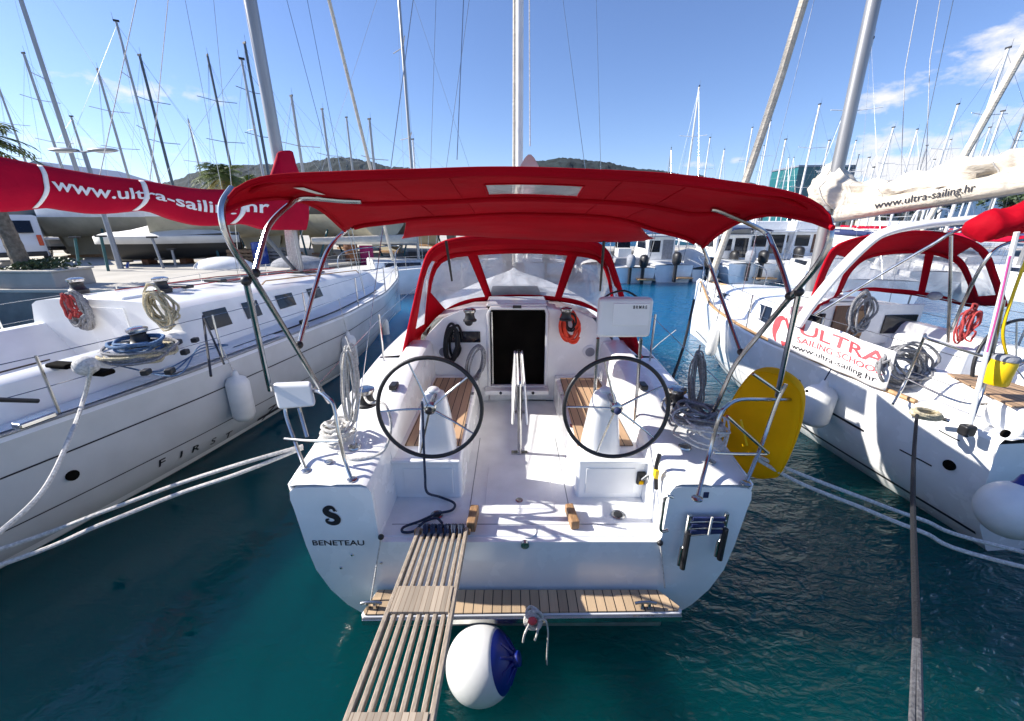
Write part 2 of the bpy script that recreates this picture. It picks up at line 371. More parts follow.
def single(name, mb, mat, label, cat, group=None, sm=35, bevel=0., solid=0., kind=None, recalc=True):
    mn = Vector([min(q[i] for q in mb.v) for i in range(3)]); mx = Vector([max(q[i] for q in mb.v) for i in range(3)])
    c = Vector(((mn.x + mx.x) / 2, (mn.y + mx.y) / 2, mn.z))
    if kind == 'structure': c = Vector((0, 0, 0))
    me = bpy.data.meshes.new(name); me.from_pydata([tuple(q - c) for q in mb.v], [], mb.f); me.materials.append(mat)
    if recalc: clean(me)
    o = bpy.data.objects.new(name, me); COL.objects.link(o); o.location = c; MW[o] = Matrix.Translation(c)
    finish(o, sm, bevel, solid, 0)
    if kind: o['kind'] = kind
    if label: o['label'] = label; o['category'] = cat
    if group: o['group'] = group
    return o
def dup(o, loc, rotz=0., label=None, scale=1., group=None):
    def cp(q, par):
        c = q.copy(); COL.objects.link(c)
        if par: c.parent = par
        for ch in q.children: cp(ch, c)
        return c
    r = cp(o, None); r.location = loc; r.rotation_euler = (0, 0, rotz); r.scale = (scale,) * 3
    if label: r['label'] = label
    if group: r['group'] = group
    return r
def text(body, width=None, height=None, shear=0., bold=0., space=1.):
    """flat lettering: (verts2d, faces), scaled to width x height, origin lower left"""
    cu = bpy.data.curves.new('lettering', 'FONT'); cu.body = body; cu.size = 1; cu.shear = shear; cu.offset = bold; cu.space_character = space
    cu.resolution_u = 3
    o = bpy.data.objects.new('lettering', cu); COL.objects.link(o)
    me = bpy.data.meshes.new_from_object(o)
    import bmesh
    bq = bmesh.new(); bq.from_mesh(me); bmesh.ops.triangulate(bq, faces=bq.faces)
    for _ in range(3):
        bmesh.ops.subdivide_edges(bq, edges=[q for q in bq.edges if q.calc_length() > .16], cuts=1); bmesh.ops.triangulate(bq, faces=bq.faces)
    bmesh.ops.remove_doubles(bq, verts=bq.verts, dist=1e-5)
    bq.to_mesh(me); bq.free()
    vs = [Vector(q.co) for q in me.vertices]; fs = [tuple(p.vertices) for p in me.polygons]
    bpy.data.objects.remove(o); bpy.data.meshes.remove(me); bpy.data.curves.remove(cu)
    x0, x1 = min(q.x for q in vs), max(q.x for q in vs); y0, y1 = min(q.y for q in vs), max(q.y for q in vs)
    sx = width / (x1 - x0) if width else height / (y1 - y0)
    sy = height / (y1 - y0) if height else sx
    return [((q.x - x0) * sx, (q.y - y0) * sy) for q in vs], fs
def put_text(mb, tx, fn):
    vs, fs = tx; return mb.add([fn(x, y) for x, y in vs], fs)
def coil(c, ru, rv, r, turns, U, V, jit=.012, steps=22, seed=0, n=6):
    rd = random.Random(seed); c, U, V = Vector(c), Vector(U).normalized(), Vector(V).normalized(); Nn = U.cross(V); pts = []
    for k in range(turns):
        a, b = ru * rd.uniform(.82, 1.1), rv * rd.uniform(.85, 1.1); off = Vector((rd.gauss(0, jit), rd.gauss(0, jit), rd.gauss(0, jit))); ph = rd.uniform(-.2, .2)
        for q in range(steps):
            w = 2 * math.pi * q / steps + ph
            pts.append(c + off + U * a * math.cos(w) + V * b * math.sin(w) + Nn * (rd.gauss(0, jit * .5) + (k / turns - .5) * jit * 2.2))
    pts = smooth(pts[::2], 3)
    return MB().tube(pts, r, n)
def rope(pts, r, k=8, n=7): return MB().tube(smooth(pts, k), r, n)
# ------------------------------------------------------------ the setting
def setting():
    w = MB().add([(-900, -60, 0), (900, -60, 0), (900, 2500, 0), (-900, 2500, 0)], [(0, 1, 2, 3)])
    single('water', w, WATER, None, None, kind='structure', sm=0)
    # sky is the world; woods and ridges behind the harbour
    def ridge(name, pts, Y, depth, amp, mat, n=420):
        pts = sorted(pts); mb = MB(); us = lin(0, 1, n)
        def px(u):
            x = pts[0][0] + (pts[-1][0] - pts[0][0]) * u
            for (xa, ya), (xb, yb) in zip(pts, pts[1:]):
                if xa <= x <= xb: t = (x - xa) / (xb - xa); t = t * t * (3 - 2 * t); return x, ya + (yb - ya) * t
            return pts[-1]
        def fn(u, v):
            x, y = px(u); top = P(x, y, Y=Y); k = v
            z = top.z * math.sin(k * math.pi / 2) - 2
            q = Vector((top.x * (1 - .25 * (1 - k)), Y - depth * (1 - k), z))
            h = noise.noise(q * .03) * amp * .5 + abs(noise.noise(q * .11)) * amp * .55 + abs(noise.noise(q * .3)) * amp * .45 - amp * .6
            return q + Vector((0, noise.noise(q * .2) * 3, h * min(1, k * 3)))
        mb.grid(fn, us, lin(0, 1, 40))
        single(name, mb, mat, None, None, kind='structure', sm=50)
    ridge('hills', [(60, 225), (140, 200), (165, 188), (190, 176), (215, 169), (250, 164), (300, 163), (345, 156), (372, 161), (400, 166), (440, 174), (500, 196), (560, 225)], 620, 240, 5.5, HILLM)
    ridge('hills', [(380, 232), (450, 205), (500, 170), (538, 160), (565, 157), (592, 160), (640, 168), (690, 174), (730, 181), (770, 186), (800, 196), (900, 205), (1100, 208)], 520, 220, 5.0, HILLM)
    ridge('hills', [(-300, 214), (-100, 205), (60, 206), (200, 208), (420, 200), (520, 200), (700, 205), (1000, 207), (1300, 214)], 800, 200, 6, HILLM, 200)
    # quay on the left with a stone face, pier across the far end, quay under the photographer
    edge = [(-60, 10.7), (-10.6, 10.7), (-9.2, 13.5), (-7.2, 18), (-6.4, 25.5), (34, 25.5), (34, 29.5), (-2, 29.5), (-2, 120), (-60, 120)]
    q = MB().prism([(x, y, -.6) for x, y in edge], (0, 0, 1.72)); single('quay_wall', q, CONCD, None, None, kind='structure', sm=0)
    q = MB().prism([(x, y, 1.121) for x, y in edge], (0, 0, .09)); single('quay', q, PAVE, None, None, kind='structure', sm=0, bevel=.02)
    q = MB().box((0, -3.2, .35), (60, 7.2, 1.6)); single('near_quay', q, PAVE, None, None, kind='structure', sm=0, bevel=.02)
setting()

def interp(tab, y):
    if y <= tab[0][0]: return tab[0][1]
    for (a, b), (c, d) in zip(tab, tab[1:]):
        if y <= c: t = (y - a) / (c - a); return b + (d - b) * t
    return tab[-1][1]
def sinterp(tab, y):            # smooth version
    k = .35; return (interp(tab, y - k) + 2 * interp(tab, y) + interp(tab, y + k)) / 4

# ------------------------------------------------------------ the yacht in the middle
XC = .06
def own_yacht():
    r = root('sailing_yacht', 'white sailing yacht with raised red canopy and twin black wheels, stern towards the gangway', 'sailing yacht', (XC, 2.3, 0))
    HB = [(2.0, 1.60), (2.3, 1.605), (3.5, 1.71), (5, 1.74), (7, 1.62), (9, 1.28), (10.5, .8), (11.6, .32), (12.3, .02)]
    ZS = [(2.0, 1.215), (2.3, 1.22), (3.5, 1.27), (5, 1.33), (8, 1.42), (12.3, 1.55)]
    hb = lambda y: sinterp(HB, y) if y > 2.7 else interp(HB, y)
    zs = lambda y: interp(ZS, y)
    def side(y):
        b, z = hb(y), zs(y); k = max(0, (y - 7) / 5.3)
        pr = [(1, 0), (.99, .12), (.97, .36), (.947, .52), (.897, .66), (.83, .77), (.74, .86), (.5, 1.0), (.02, 1.12)]
        return [(b * (f * (1 - k * .55 * min(1, d))), z - d * z * (1.0 + .15 * (1 - k))) for f, d in pr]
    rings = []
    for y in lin(2.34, 12.3, 40):
        s = side(y); rings.append([Vector((XC - x, y, z)) for x, z in s] + [Vector((XC + x, y, z)) for x, z in s[::-1]])
    part('hull', MB().loft(rings), GEL, r, sm=60, solid=-.02)
    # transom: a U shaped panel whose opening leads on to the cockpit sole
    s = side(2.3)
    out = [(x, z) for x, z in s]
    out[0] = (out[0][0] - .03, out[0][1] + .0)
    poly = [(1.03, 1.18), (1.05, 1.215), (1.10, 1.226), (1.48, 1.222), (1.555, 1.214), (1.592, 1.185), (1.60, 1.12)] + [(x, z) for x, z in s[1:]]
    left = [Vector((XC - x, 2.3, z)) for x, z in poly]; right = [Vector((XC + x, 2.3, z)) for x, z in poly]
    bottom_l = left + [Vector((XC, 2.3, -.22)), Vector((XC, 2.3, .752)), Vector((XC - 1.0, 2.3, .752)), Vector((XC - 1.02, 2.3, .80))]
    bottom_r = right + [Vector((XC, 2.3, -.22)), Vector((XC, 2.3, .752)), Vector((XC + 1.0, 2.3, .752)), Vector((XC + 1.02, 2.3, .80))]
    mb = MB().prism(bottom_l, (0, .05, 0)); mb.prism(bottom_r, (0, .05, 0))
    tr = part('transom', mb, GEL, r, sm=0)
    # printed marks on the port quarter
    mb = MB(); tx = text('BENETEAU', width=.375, height=.047, bold=.012)
    o = P(313, 545.5, Y=2.297); put_text(mb, tx, lambda x, y: o + Vector((x, 0, y)))
    part('lettering', mb, BLKP, tr, sm=0, recalc=False)
    # seahorse: a curled tapering body with head and fin
    c0 = P(331, 515.5, Y=2.296); k = .0073
    body = smooth([Vector(((x) * k, 0, (y) * k)) + c0 for x, y in ((3.2, 4.6), (3.9, 6.6), (1.8, 9.2), (-1.5, 9.0), (-4.3, 6.2), (-3.6, 3.0), (-.5, .6), (3.4, -1.2), (5.6, -4.6), (4.2, -8.2), (0, -9.6), (-4.4, -8.0), (-5.0, -5.0), (-2.4, -4.4))], 5)
    n = len(body); mb = MB()
    wd = [(.9 + 2.6 * math.sin(math.pi * min(1, (i / n) * 1.05)) ** 1.3) * k for i in range(n)]
    vs = []
    for i, q in enumerate(body):
        t = (body[min(i + 1, n - 1)] - body[max(i - 1, 0)]).normalized(); nn = Vector((-t.z, 0, t.x))
        vs += [q + nn * wd[i], q - nn * wd[i]]
    mb.add(vs, [(2 * i, 2 * i + 1, 2 * i + 3, 2 * i + 2) for i in range(n - 1)])
    mb.add([c0 + Vector((x * k, -.001, y * k)) for x, y in ((3.0, 7.8), (6.6, 5.4), (6.3, 4.4), (2.6, 5.6))], [(0, 1, 2, 3)])
    mb.add([c0 + Vector((x * k, -.001, y * k)) for x, y in ((-3.4, 8.2), (-5.6, 8.8), (-6.0, 5.2), (-4.0, 4.2))], [(0, 1, 2, 3)])
    part('emblem', mb, BLKP, tr, sm=0, recalc=False)
    mb = MB().box(P(706, 495, Y=2.298), (.035, .006, .045)); part('plate', mb, NAVY, tr)
    for px in ((352, 555), (341, 568), (381, 563)):
        part('drain_outlet', MB().lathe([(.008, -.004), (.011, 0), (.008, .004)], P(*px, Y=2.297), (0, -1, 0), 10), STEEL, tr)
    # quarters, side decks and coamings
    def prof(y, sg):
        b, z = hb(y), zs(y)
        zc = interp([(2.3, 1.245), (2.9, 1.27), (3.3, 1.40), (3.8, 1.52), (4.7, 1.57)], y)
        zi = .758 if y < 2.78 else 1.10
        kk = min(1, max(0, (y - 2.9) / .6))
        pts = [(b, z - .02), (b - .02, z + .012), (b - .07, z + .02 - kk * .0), (1.36 + (1 - kk) * .05, z + .024), (1.30, zc - .01), (1.26, zc), (1.10, zc), (1.06, zc - .015), (1.035, zc - .06), (1.02, zi)]
        return [Vector((XC + sg * x, y, q)) for x, q in pts]
    ys = [2.303, 2.5, 2.7, 2.779, 2.781, 2.9, 3.0, 3.15, 3.3, 3.5, 3.8, 4.2, 4.7]
    for sg in (-1, 1):
        part('side_deck', MB().loft([prof(y, sg) for y in ys]), GEL, r, sm=40)
    # sole, benches with teak tops
    part('cockpit_sole', MB().box((XC, 3.52, .735), (2.06, 2.34, .05)), DECK, r, sm=0, bevel=.01)
    for sg in (-1, 1):
        b = part('bench', MB().box((XC + sg * .76, 3.74, .93), (.58, 1.92, .38)), GEL, r, bevel=.035)
        part('bench_slats', MB().prism([(XC + sg * x, y, 1.121) for x, y in ((.50, 3.0), (.98, 3.0), (.99, 4.55), (.53, 4.55))], (0, 0, .012)), TEAKB, b, sm=0)
        part('locker_lid', MB().box((XC + sg * .745, 2.776, .93), (.40, .012, .24)), GEL2, b, bevel=.004)
        # pedestal and wheel
        px = XC + sg * .69 - (.0 if sg < 0 else 0)
        def ring(z, w, d, yc, n=18):
            return [Vector((px + w * abs(math.cos(a)) ** .6 * (1 if math.cos(a) >= 0 else -1), yc + d * abs(math.sin(a)) ** .6 * (1 if math.sin(a) >= 0 else -1), z)) for a in [2 * math.pi * i / n for i in range(n)]]
        mb = MB().loft([ring(1.12, .158, .15, 2.98), ring(1.2, .15, .14, 2.98), ring(1.45, .118, .115, 2.97), ring(1.57, .10, .10, 2.96), ring(1.635, .078, .075, 2.96), ring(1.665, .035, .03, 2.96)], True, True)
        pd = part('pedestal', mb, GEL, r, sm=50)
        part('compass', MB().sphere((px, 2.95, 1.665), (.05, .05, .03), 16, 8), GEL2, pd, sm=60)
        C = Vector((px + .022, 2.68, 1.635)); tilt = Matrix.Rotation(R(-7), 3, 'X')
        circ = [C + tilt @ Vector((.385 * math.cos(a), 0, .385 * math.sin(a))) for a in [2 * math.pi * i / 56 for i in range(56)]]
        w = part('wheel', MB().tube(circ, .0155, 10, True), BLACK, r, sm=60)
        hubm = MB().lathe([(.03, 0), (.045, .01), (.045, .05), (.03, .07), (.02, .24)], C + Vector((0, -.03, 0)), (0, 1, 0.05), 16)
        part('hub', hubm, STEEL, w)
        for a in ((40, 112, 184, 256, 328) if sg < 0 else (27, 106, 178, 250, 322)):
            d = tilt @ Vector((math.cos(R(a)), 0, math.sin(R(a))))
            part('spoke', MB().tube([C + d * .03, C + d * .2 + Vector((0, .012, 0)), C + d * .386], [.010, .008, .007], 8), STEEL, w)
        part('wheel_knob', MB().sphere(C + Vector((0, -.045, 0)), (.028, .02, .028)), NAVY if sg > 0 else BLACK, w, sm=60)
        part('seat_lip', MB().box((XC + sg * .76, 2.775, 1.118), (.57, .05, .03)), GEL, b, bevel=.012)
    # table with two hanging leaves
    t = part('cockpit_table', MB().box((.075, 3.93, 1.50), (.05, 1.0, .03)), GEL, r, bevel=.01)
    for x, tl in ((.02, 4), (.13, -4)):
        rot = Matrix.Rotation(R(tl), 3, 'Y')
        part('table_leaf', MB().box((x, 3.93, 1.31), (.022, 1.04, .42), rot), GEL, t, bevel=.02)
    for y in (3.46, 4.35):
        part('table_leg', MB().tube([(.075, y, .77), (.075, y, 1.5)], .022, 12), STEEL, t)
        part('foot_plate', MB().box((.075, y, .767), (.16, .06, .012)), STEEL, t, bevel=.003)
    part('grab_bar', MB().tube(smooth([(.075, 3.44, 1.05), (.075, 3.42, 1.45), (.075, 3.5, 1.56), (.075, 4.3, 1.56), (.075, 4.42, 1.5)], 6), .012, 8), STEEL, t)
    # bulkhead, companionway, coachroof
    mb = MB()
    for sg in (-1, 1):
        mb.prism([Vector((XC + .01 + sg * x, 4.70, z)) for x, z in ((.355, .76), (1.2, .76), (1.2, 1.50), (1.08, 1.66), (.90, 1.84), (.70, 1.93), (.355, 1.96))], (0, .06, 0))
    mb.box((XC + .01, 4.73, .8625), (.71, .06, .205))
    bk = part('bulkhead', mb, GEL, r, sm=0, bevel=.01)
    fr = [(-.345, .965), (-.345, 1.9), (-.31, 1.97), (.33, 1.97), (.365, 1.9), (.365, .965)]
    part('hatch_frame', MB().tube([Vector((XC + x, 4.69, z)) for x, z in fr], .024, 8, True), GEL2, bk)
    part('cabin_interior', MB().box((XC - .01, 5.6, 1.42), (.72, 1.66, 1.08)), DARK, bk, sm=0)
    part('hatch_rail', MB().tube([(XC - .30, 4.66, 1.0), (XC - .30, 4.66, 1.93)], .012), STEEL, bk)
    part('step', MB().box((XC, 4.62, .93), (.8, .16, .06)), GEL, bk, bevel=.015)
    for x in (-.2, 0, .2): part('hook', MB().sphere((XC + x, 4.535, .935), .018, 10, 6), BLACK, bk, sm=60)
    part('instrument_panel', MB().box(P(464, 337, Y=4.69), (.40, .02, .14)), DGLASS, bk, bevel=.008)
    part('hatch_slide', MB().box((XC, 5.02, 1.985), (.74, .5, .04)), GEL, bk, bevel=.02)
    part('coach_light', MB().box((XC, 4.68, 1.985), (.1, .04, .03)), BLACK, bk)
    rings = []
    for y in lin(4.762, 8.8, 16):
        w = interp([(4.7, 1.18), (6.5, 1.05), (8.8, .6)], y); z = interp([(4.7, 1.90), (6, 1.88), (8, 1.72), (8.8, 1.55)], y); zd = zs(y) + .06
        rings.append([Vector((XC + x, y, q)) for x, q in [(-w - .06, zd), (-w, z - .28), (-w * .85, z - .08), (-w * .5, z + .015), (0, z + .03), (w * .5, z + .015), (w * .85, z - .08), (w, z - .28), (w + .06, zd)]])
    cr = part('coachroof', MB().loft(rings), GEL, r, sm=45)
    for sg in (-1, 1):
        part('cabin_window', MB().prism([(XC + sg * x, y, z) for x, y, z in ((1.235, 5.1, 1.46), (1.125, 6.6, 1.48), (1.075, 6.6, 1.60), (1.17, 5.1, 1.62))], (sg * .006, 0, .003)), DGLASS, cr, sm=0)
    rings = []
    for y in lin(4.80, 12.25, 24):
        b, z = max(hb(y), .02), zs(y); rings.append([Vector((XC + b * q, y, z + .07 * (1 - q * q))) for q in lin(-1, 1, 9)])
    part('foredeck', MB().loft(rings), DECK, r, sm=50)
    # bathing platform, riser seam, wires
    pp = [(-1.02, 2.27), (-1.07, 2.08), (-1.05, 2.055), (1.20, 2.085), (1.22, 2.115), (1.11, 2.27)]
    pl = part('bathing_platform', MB().prism([(x + .0, y, .262) for x, y in pp], (0, 0, .06)), GEL2, r, sm=0, bevel=.012)
    part('teak_tread', MB().prism([(x * .985, y + (.012 if y < 2.2 else -.006), .323) for x, y in pp], (0, 0, .012)), TEAKX, pl, sm=0)
    part('edge_trim', MB().box((.075, 2.058, .292), (2.25, .022, .05), Matrix.Rotation(R(.76), 3, 'Z')), STEEL, pl, bevel=.005)
    part('under_rail', MB().box((.10, 2.115, .215), (1.95, .05, .06)), ALU, pl, bevel=.01)
    for px in ((372, 607), (645, 607)):
        c = P(*px, Z=.345)
        mb = MB().tube(smooth([c + Vector((-.075, 0, .035)), c + Vector((-.03, 0, .045)), c + Vector((.03, 0, .045)), c + Vector((.075, 0, .035))], 3), .011, 8); mb.box(c + Vector((-.025, 0, .015)), (.02, .03, .05)); mb.box(c + Vector((.025, 0, .015)), (.02, .03, .05))
        part('cleat', mb, STEEL, pl)
    part('platform_wire', MB().tube([P(381, 537, Y=2.29), P(371, 600, Z=.34)], .006, 6), ROPEW, pl)
    part('platform_wire', MB().tube([P(660, 543, Y=2.29), P(665, 588, Z=.34)], .006, 6), ROPEW, pl)
    mb = MB()
    for px in ((381, 537), (660, 543)): mb.sphere(P(*px, Y=2.285), (.022, .02, .022), 10, 6)
    part('wire_eye', mb, BLACK, pl)
    # sole fittings
    for px, rr in (((618, 515), .055), ((437, 515), .05)):
        c = P(*px, Z=.762); d = part('deck_plate', MB().lathe([(rr, 0), (rr, .006), (rr * .8, .01), (rr * .6, .006), (.0, .006)], c, (0, 0, 1), 24), STEEL, r)
        part('plate_ring', MB().lathe([(rr * .62, 0), (rr * .62, .004), (rr * .3, .005), (0.001, .004)], c + Vector((0, 0, .006)), (0, 0, 1), 20), BLACK, d)
    part('floor_hatch', MB().lathe([(.07, 0), (.07, .004), (.0, .005)], P(527, 531, Z=.763), (0, 0, 1), 28), GEL, r)
    part('scupper', MB().lathe([(.03, 0), (.03, .03)], P(525, 546, Y=2.285), (0, 1, 0), 14), STEEL, r)
    rot = Matrix.Rotation(R(6), 3, 'Z')
    part('foot_chock', MB().box(P(572, 516, Z=.80), (.065, .21, .075), rot), TEAKW, r, bevel=.01)
    part('foot_chock', MB().box(P(473, 518, Z=.82), (.065, .20, .09), Matrix.Rotation(R(-4), 3, 'Z')), TEAKW, r, bevel=.01)
    # moulding seams, lids, vents and speakers
    for x in (-.34, .46): part('sole_seam', MB().box((x, 3.1, .7605), (.007, 1.3, .003)), GREYC, r, sm=0)
    part('sole_seam', MB().box((.06, 2.47, .7605), (1.95, .006, .003)), GREYC, r, sm=0)
    lid = part('sole_lid', MB().box((.06, 2.95, .762), (.56, .62, .006)), DECK, r, bevel=.002)
    part('lid_ring', MB().lathe([(.03, 0), (.03, .004), (.018, .006), (.0, .003)], (.06, 2.74, .765), (0, 0, 1), 16), STEEL, lid)
    for sg in (-1, 1):
        q = Vector((XC + sg * .90, 4.695, 1.42)); sp_ = part('speaker', MB().lathe([(.085, 0), (.085, .008), (.07, .014), (.0, .012)], q, (0, -1, 0), 24), GEL2, r)
        part('speaker_mesh', MB().lathe([(.06, .0), (.055, .004), (.0, .006)], q + Vector((0, -.0125, 0)), (0, -1, 0), 20), GREYC, sp_)
        for y in (3.35, 4.1): part('bench_hinge', MB().box((XC + sg * .50, y, 1.124), (.03, .07, .006)), STEEL, r)
        part('bench_seam', MB().box((XC + sg * .472, 3.74, 1.03), (.004, 1.7, .006)), GREYC, r, sm=0)
        part('deck_vent', MB().lathe([(.05, 0), (.045, .012), (.0, .016)], (XC + sg * 1.3, 2.75, 1.262), (0, 0, 1), 18), STEEL, r)
        part('fuel_cap', MB().lathe([(.03, 0), (.03, .005), (.0, .006)], (XC + sg * 1.42, 2.55, 1.262), (0, 0, 1), 16), STEEL, r)
        part('helm_clutch', MB().box((XC + sg * 1.18, 3.5, 1.47), (.07, .12, .05)), BLACK, r, bevel=.01)
    for x in (-.52, .62): part('dial', MB().lathe([(.05, 0), (.05, .012), (.042, .014), (.0, .012)], (x + .0, 4.695, 1.80), (0, -1, 0), 20), BLACK, r)
    # starboard controls
    b = P(641, 478, Y=2.77); ct = part('engine_control', MB().box(b, (.07, .03, .12)), BLACK, r, bevel=.012)
    part('lever', MB().tube([b + Vector((0, -.02, 0)), b + Vector((-.01, -.06, .03)), b + Vector((.03, -.07, .08))], .012), STEEL, ct)
    part('light_button', MB().box(b + Vector((0, -.017, -.035)), (.035, .008, .03)), YELLOW, ct)
    q = P(660, 470, X=XC + 1.015)
    ph = part('pump_handle', MB().tube(smooth([q + Vector((-.02, 0, .13)), q + Vector((-.03, .0, .03)), q + Vector((-.025, -.02, -.08)), q + Vector((-.02, -.03, -.14))], 4), [.016] * 13, 8), BLACK, r)
    part('grip', MB().box(q + Vector((-.03, -.01, -.02)), (.03, .05, .07)), YELPL, ph, bevel=.006)
    a = [P(673, 497, X=XC + 1.012), P(668, 530, X=XC + 1.012)]
    off = Vector((-.05, 0, 0))
    part('grab_rail', MB().tube(smooth([a[0], a[0] + off, a[0] * .5 + a[1] * .5 + off * 1.1, a[1] + off, a[1]], 5), .011), STEEL, r)
    # swim ladder folded on the starboard quarter
    l0 = P(690, 515, Y=2.26); l1 = P(681, 566, Y=2.24); m0 = P(727, 513, Y=2.26); m1 = P(718, 557, Y=2.24)
    ld = part('swim_ladder', MB().tube([l0, l1], .016), STEEL, r)
    part('rail', MB().tube([m0, m1], .016), STEEL, ld)
    for a, b_ in ((l0, l1), (m0, m1)):
        part('leg_pad', MB().tube([a.lerp(b_, .30) + Vector((0, -.022, 0)), a.lerp(b_, 1.0) + Vector((0, -.022, 0))], .019), BLACK, ld)
        part('foot', MB().tube([a.lerp(b_, .62) + Vector((-.02, -.0, 0)), a.lerp(b_, .98) + Vector((-.02, 0, 0))], .012), STEEL, ld)
    for i in range(3):
        k = .06 + i * .13; a = l0.lerp(l1, k); b_ = m0.lerp(m1, k + .02)
        part('tread', MB().box((a + b_) / 2 + Vector((0, -.015, 0)), ((b_ - a).length - .03, .018, .030)), NAVY, ld, bevel=.004)
        part('rung_tube', MB().tube([a + Vector((0, -.012, -.022)), b_ + Vector((0, -.012, -.022))], .007), STEEL, ld)
    part('latch_strap', MB().box((l0 + m0) / 2 + Vector((0, -.05, -.06)), (.012, .01, .15)), ROPEW, ld)
    # winches
    def winch(c, s=1., m=BLACK, name='winch'):
        c = Vector(c)
        w = part(name, MB().lathe([(.085 * s, 0), (.085 * s, .02 * s), (.07 * s, .03 * s), (.058 * s, .07 * s), (.06 * s, .1 * s), (.072 * s, .118 * s)], c, (0, 0, 1), 20), m, r)
        part('winch_cap', MB().lathe([(.075 * s, .119 * s), (.078 * s, .13 * s), (.078 * s, .15 * s), (.05 * s, .165 * s), (.02 * s, .165 * s)], c, (0, 0, 1), 20), STEEL, w)
        return w
    winch(P(367, 405, Z=1.45), 1.0); winch(P(675, 404, Z=1.45), 1.0)
    winch(P(470, 321, Z=1.98), .8); winch(P(566, 320, Z=1.98), .8)
    # bow rail + stern rails (pushpits)
    st = lambda pts, rad=.0135, k=6: MB().tube(smooth(pts, k), rad, 9)
    pp = part('stern_rail', st([P(352, 480, Z=1.245), P(345, 461, Y=2.42), P(339, 434, Y=2.45), P(334, 407, Y=2.5), P(328, 398, Y=2.53), P(318, 391.5, Y=2.6), P(306, 392, Y=2.7), P(293, 396, Y=2.75), P(285, 410, Y=2.75), P(297, 447, Y=2.62), P(306, 471, Z=1.245)]), STEEL, r)
    part('rail_bar', st([P(285, 439, Y=2.62), P(310, 441, Y=2.52), P(341, 441, Y=2.45)], .012), STEEL, pp)
    part('rail_bar', st([P(299, 408, Y=2.64), P(307, 437, Y=2.55)], .014, 2), STEEL, pp)
    for px in ((352, 480), (306, 471)): part('base_plate', MB().lathe([(.035, 0), (.035, .008), (.02, .016)], P(*px, Z=1.247), (0, 0, 1), 14), STEEL, pp)
    q = [P(272, 386, Y=2.62), P(311, 384.5, Y=2.62), P(316, 407, Y=2.58), P(278, 410.5, Y=2.58)]
    part('rail_seat', MB().prism(q, (-.02, .05, .015)), GEL2, pp, sm=0, bevel=.02)
    pp = part('stern_rail', st([P(697, 499, Z=1.245), P(708.5, 456, Y=2.45), P(719, 417.5, Y=2.5), P(726, 407, Y=2.53), P(739, 400, Y=2.6), P(766, 399.5, Y=2.68), P(792, 399.5, Y=2.75)]), STEEL, r)
    part('rail_bar', st([P(745.6, 484, Z=1.245), P(762, 444, Y=2.6), P(777, 402, Y=2.66), P(786, 384, Y=2.66)], .0135, 3), STEEL, pp)
    part('rail_bar', st([P(714, 453, Y=2.46), P(740, 454, Y=2.5), P(766, 454, Y=2.56)], .012), STEEL, pp)
    part('rail_bar', st([P(727, 416, Y=2.52), P(768, 453, Y=2.56)], .012, 2), STEEL, pp)
    part('rail_bar', st([P(753, 374, Y=2.62), P(779, 392, Y=2.66)], .011, 2), STEEL, pp)
    for px in ((697, 499), (745.6, 484)): part('base_plate', MB().lathe([(.035, 0), (.035, .008), (.02, .016)], P(*px, Z=1.247), (0, 0, 1), 14), STEEL, pp)
    # instrument pod held over the starboard wheel
    pods = P(624, 317, Y=2.95)
    pod = part('instrument_pod', MB().box(pods, (.40, .10, .30)), GEL2, r, bevel=.03)
    part('pod_cover', MB().box(pods + Vector((.035, -.052, .03)), (.27, .012, .17)), GEL, pod, bevel=.006)
    mb = MB(); tx = text('B R M R E', width=.10, height=.024, bold=.03); o = pods + Vector((.045, -.0605, .075)); put_text(mb, tx, lambda x, y: o + Vector((x, 0, y)))
    part('lettering', mb, BLKP, pod, sm=0, recalc=False)
    for a, b_ in (((598, 338), (592, 437)), ((641, 338), (634, 432))):
        part('pod_post', MB().tube([P(*a, Y=2.97), P(*b_, Z=1.13)], .0135, 8), STEEL, pod)
    part('pod_cap', MB().tube(smooth([P(603, 299, Y=3.1), P(612, 293, Y=3.12), P(626, 291, Y=3.14), P(640, 299, Y=3.1)], 5), .008), BLACK, pod)
    # ---------------- bimini
    aft = [(223, 212, 2.0), (226, 199, 2.02), (240, 186, 2.05), (268, 176.5, 2.07), (330, 172, 2.08), (400, 169.5, 2.08), (520, 167, 2.08), (650, 173, 2.08), (740, 182.5, 2.07), (795, 193, 2.06), (822, 206, 2.04), (832, 218, 2.03), (833, 228, 2.02)]
    A = smooth([P(x, y, Y=Y) for x, y, Y in aft], 6)
    FC = smooth([P(345, 230.5, X=-1.28), P(362, 225, Y=3.22), P(388, 221.5, Y=3.26), P(430, 217, Y=3.3), P(522, 213, Y=3.32), P(610, 217, Y=3.3), P(655, 229, Y=3.26), P(682, 236, Y=3.22), P(703, 247, X=1.48)], 6)
    nA = len(A)
    def samp(c, u):
        # by arc length
        acc = [0]
        for i in range(1, len(c)): acc.append(acc[-1] + (c[i] - c[i - 1]).length)
        s = u * acc[-1]
        for i in range(1, len(c)):
            if acc[i] >= s: t = (s - acc[i - 1]) / max(acc[i] - acc[i - 1], 1e-9); return c[i - 1].lerp(c[i], t)
        return c[-1]
    def fwd(u):
        return samp(FC, u)
    def canopy(u, v):
        a, f = samp(A, u), fwd(u)
        # the rounded side flaps flatten out towards the forward edge
        p = a.lerp(f, v)
        e = max(0, 1 - min(u, 1 - u) / .16)
        p.z += math.sin(math.pi * v ** .9) * (.004 + .125 * e ** 1.3) + .008 * math.sin(v * math.pi * 3) * math.sin(math.pi * u)
        p.x += math.sin(math.pi * v) * .05 * e * (1 if u < .5 else -1)
        p.z += .010 * noise.noise(Vector((u * 5, v * 4, 3)))
        return p
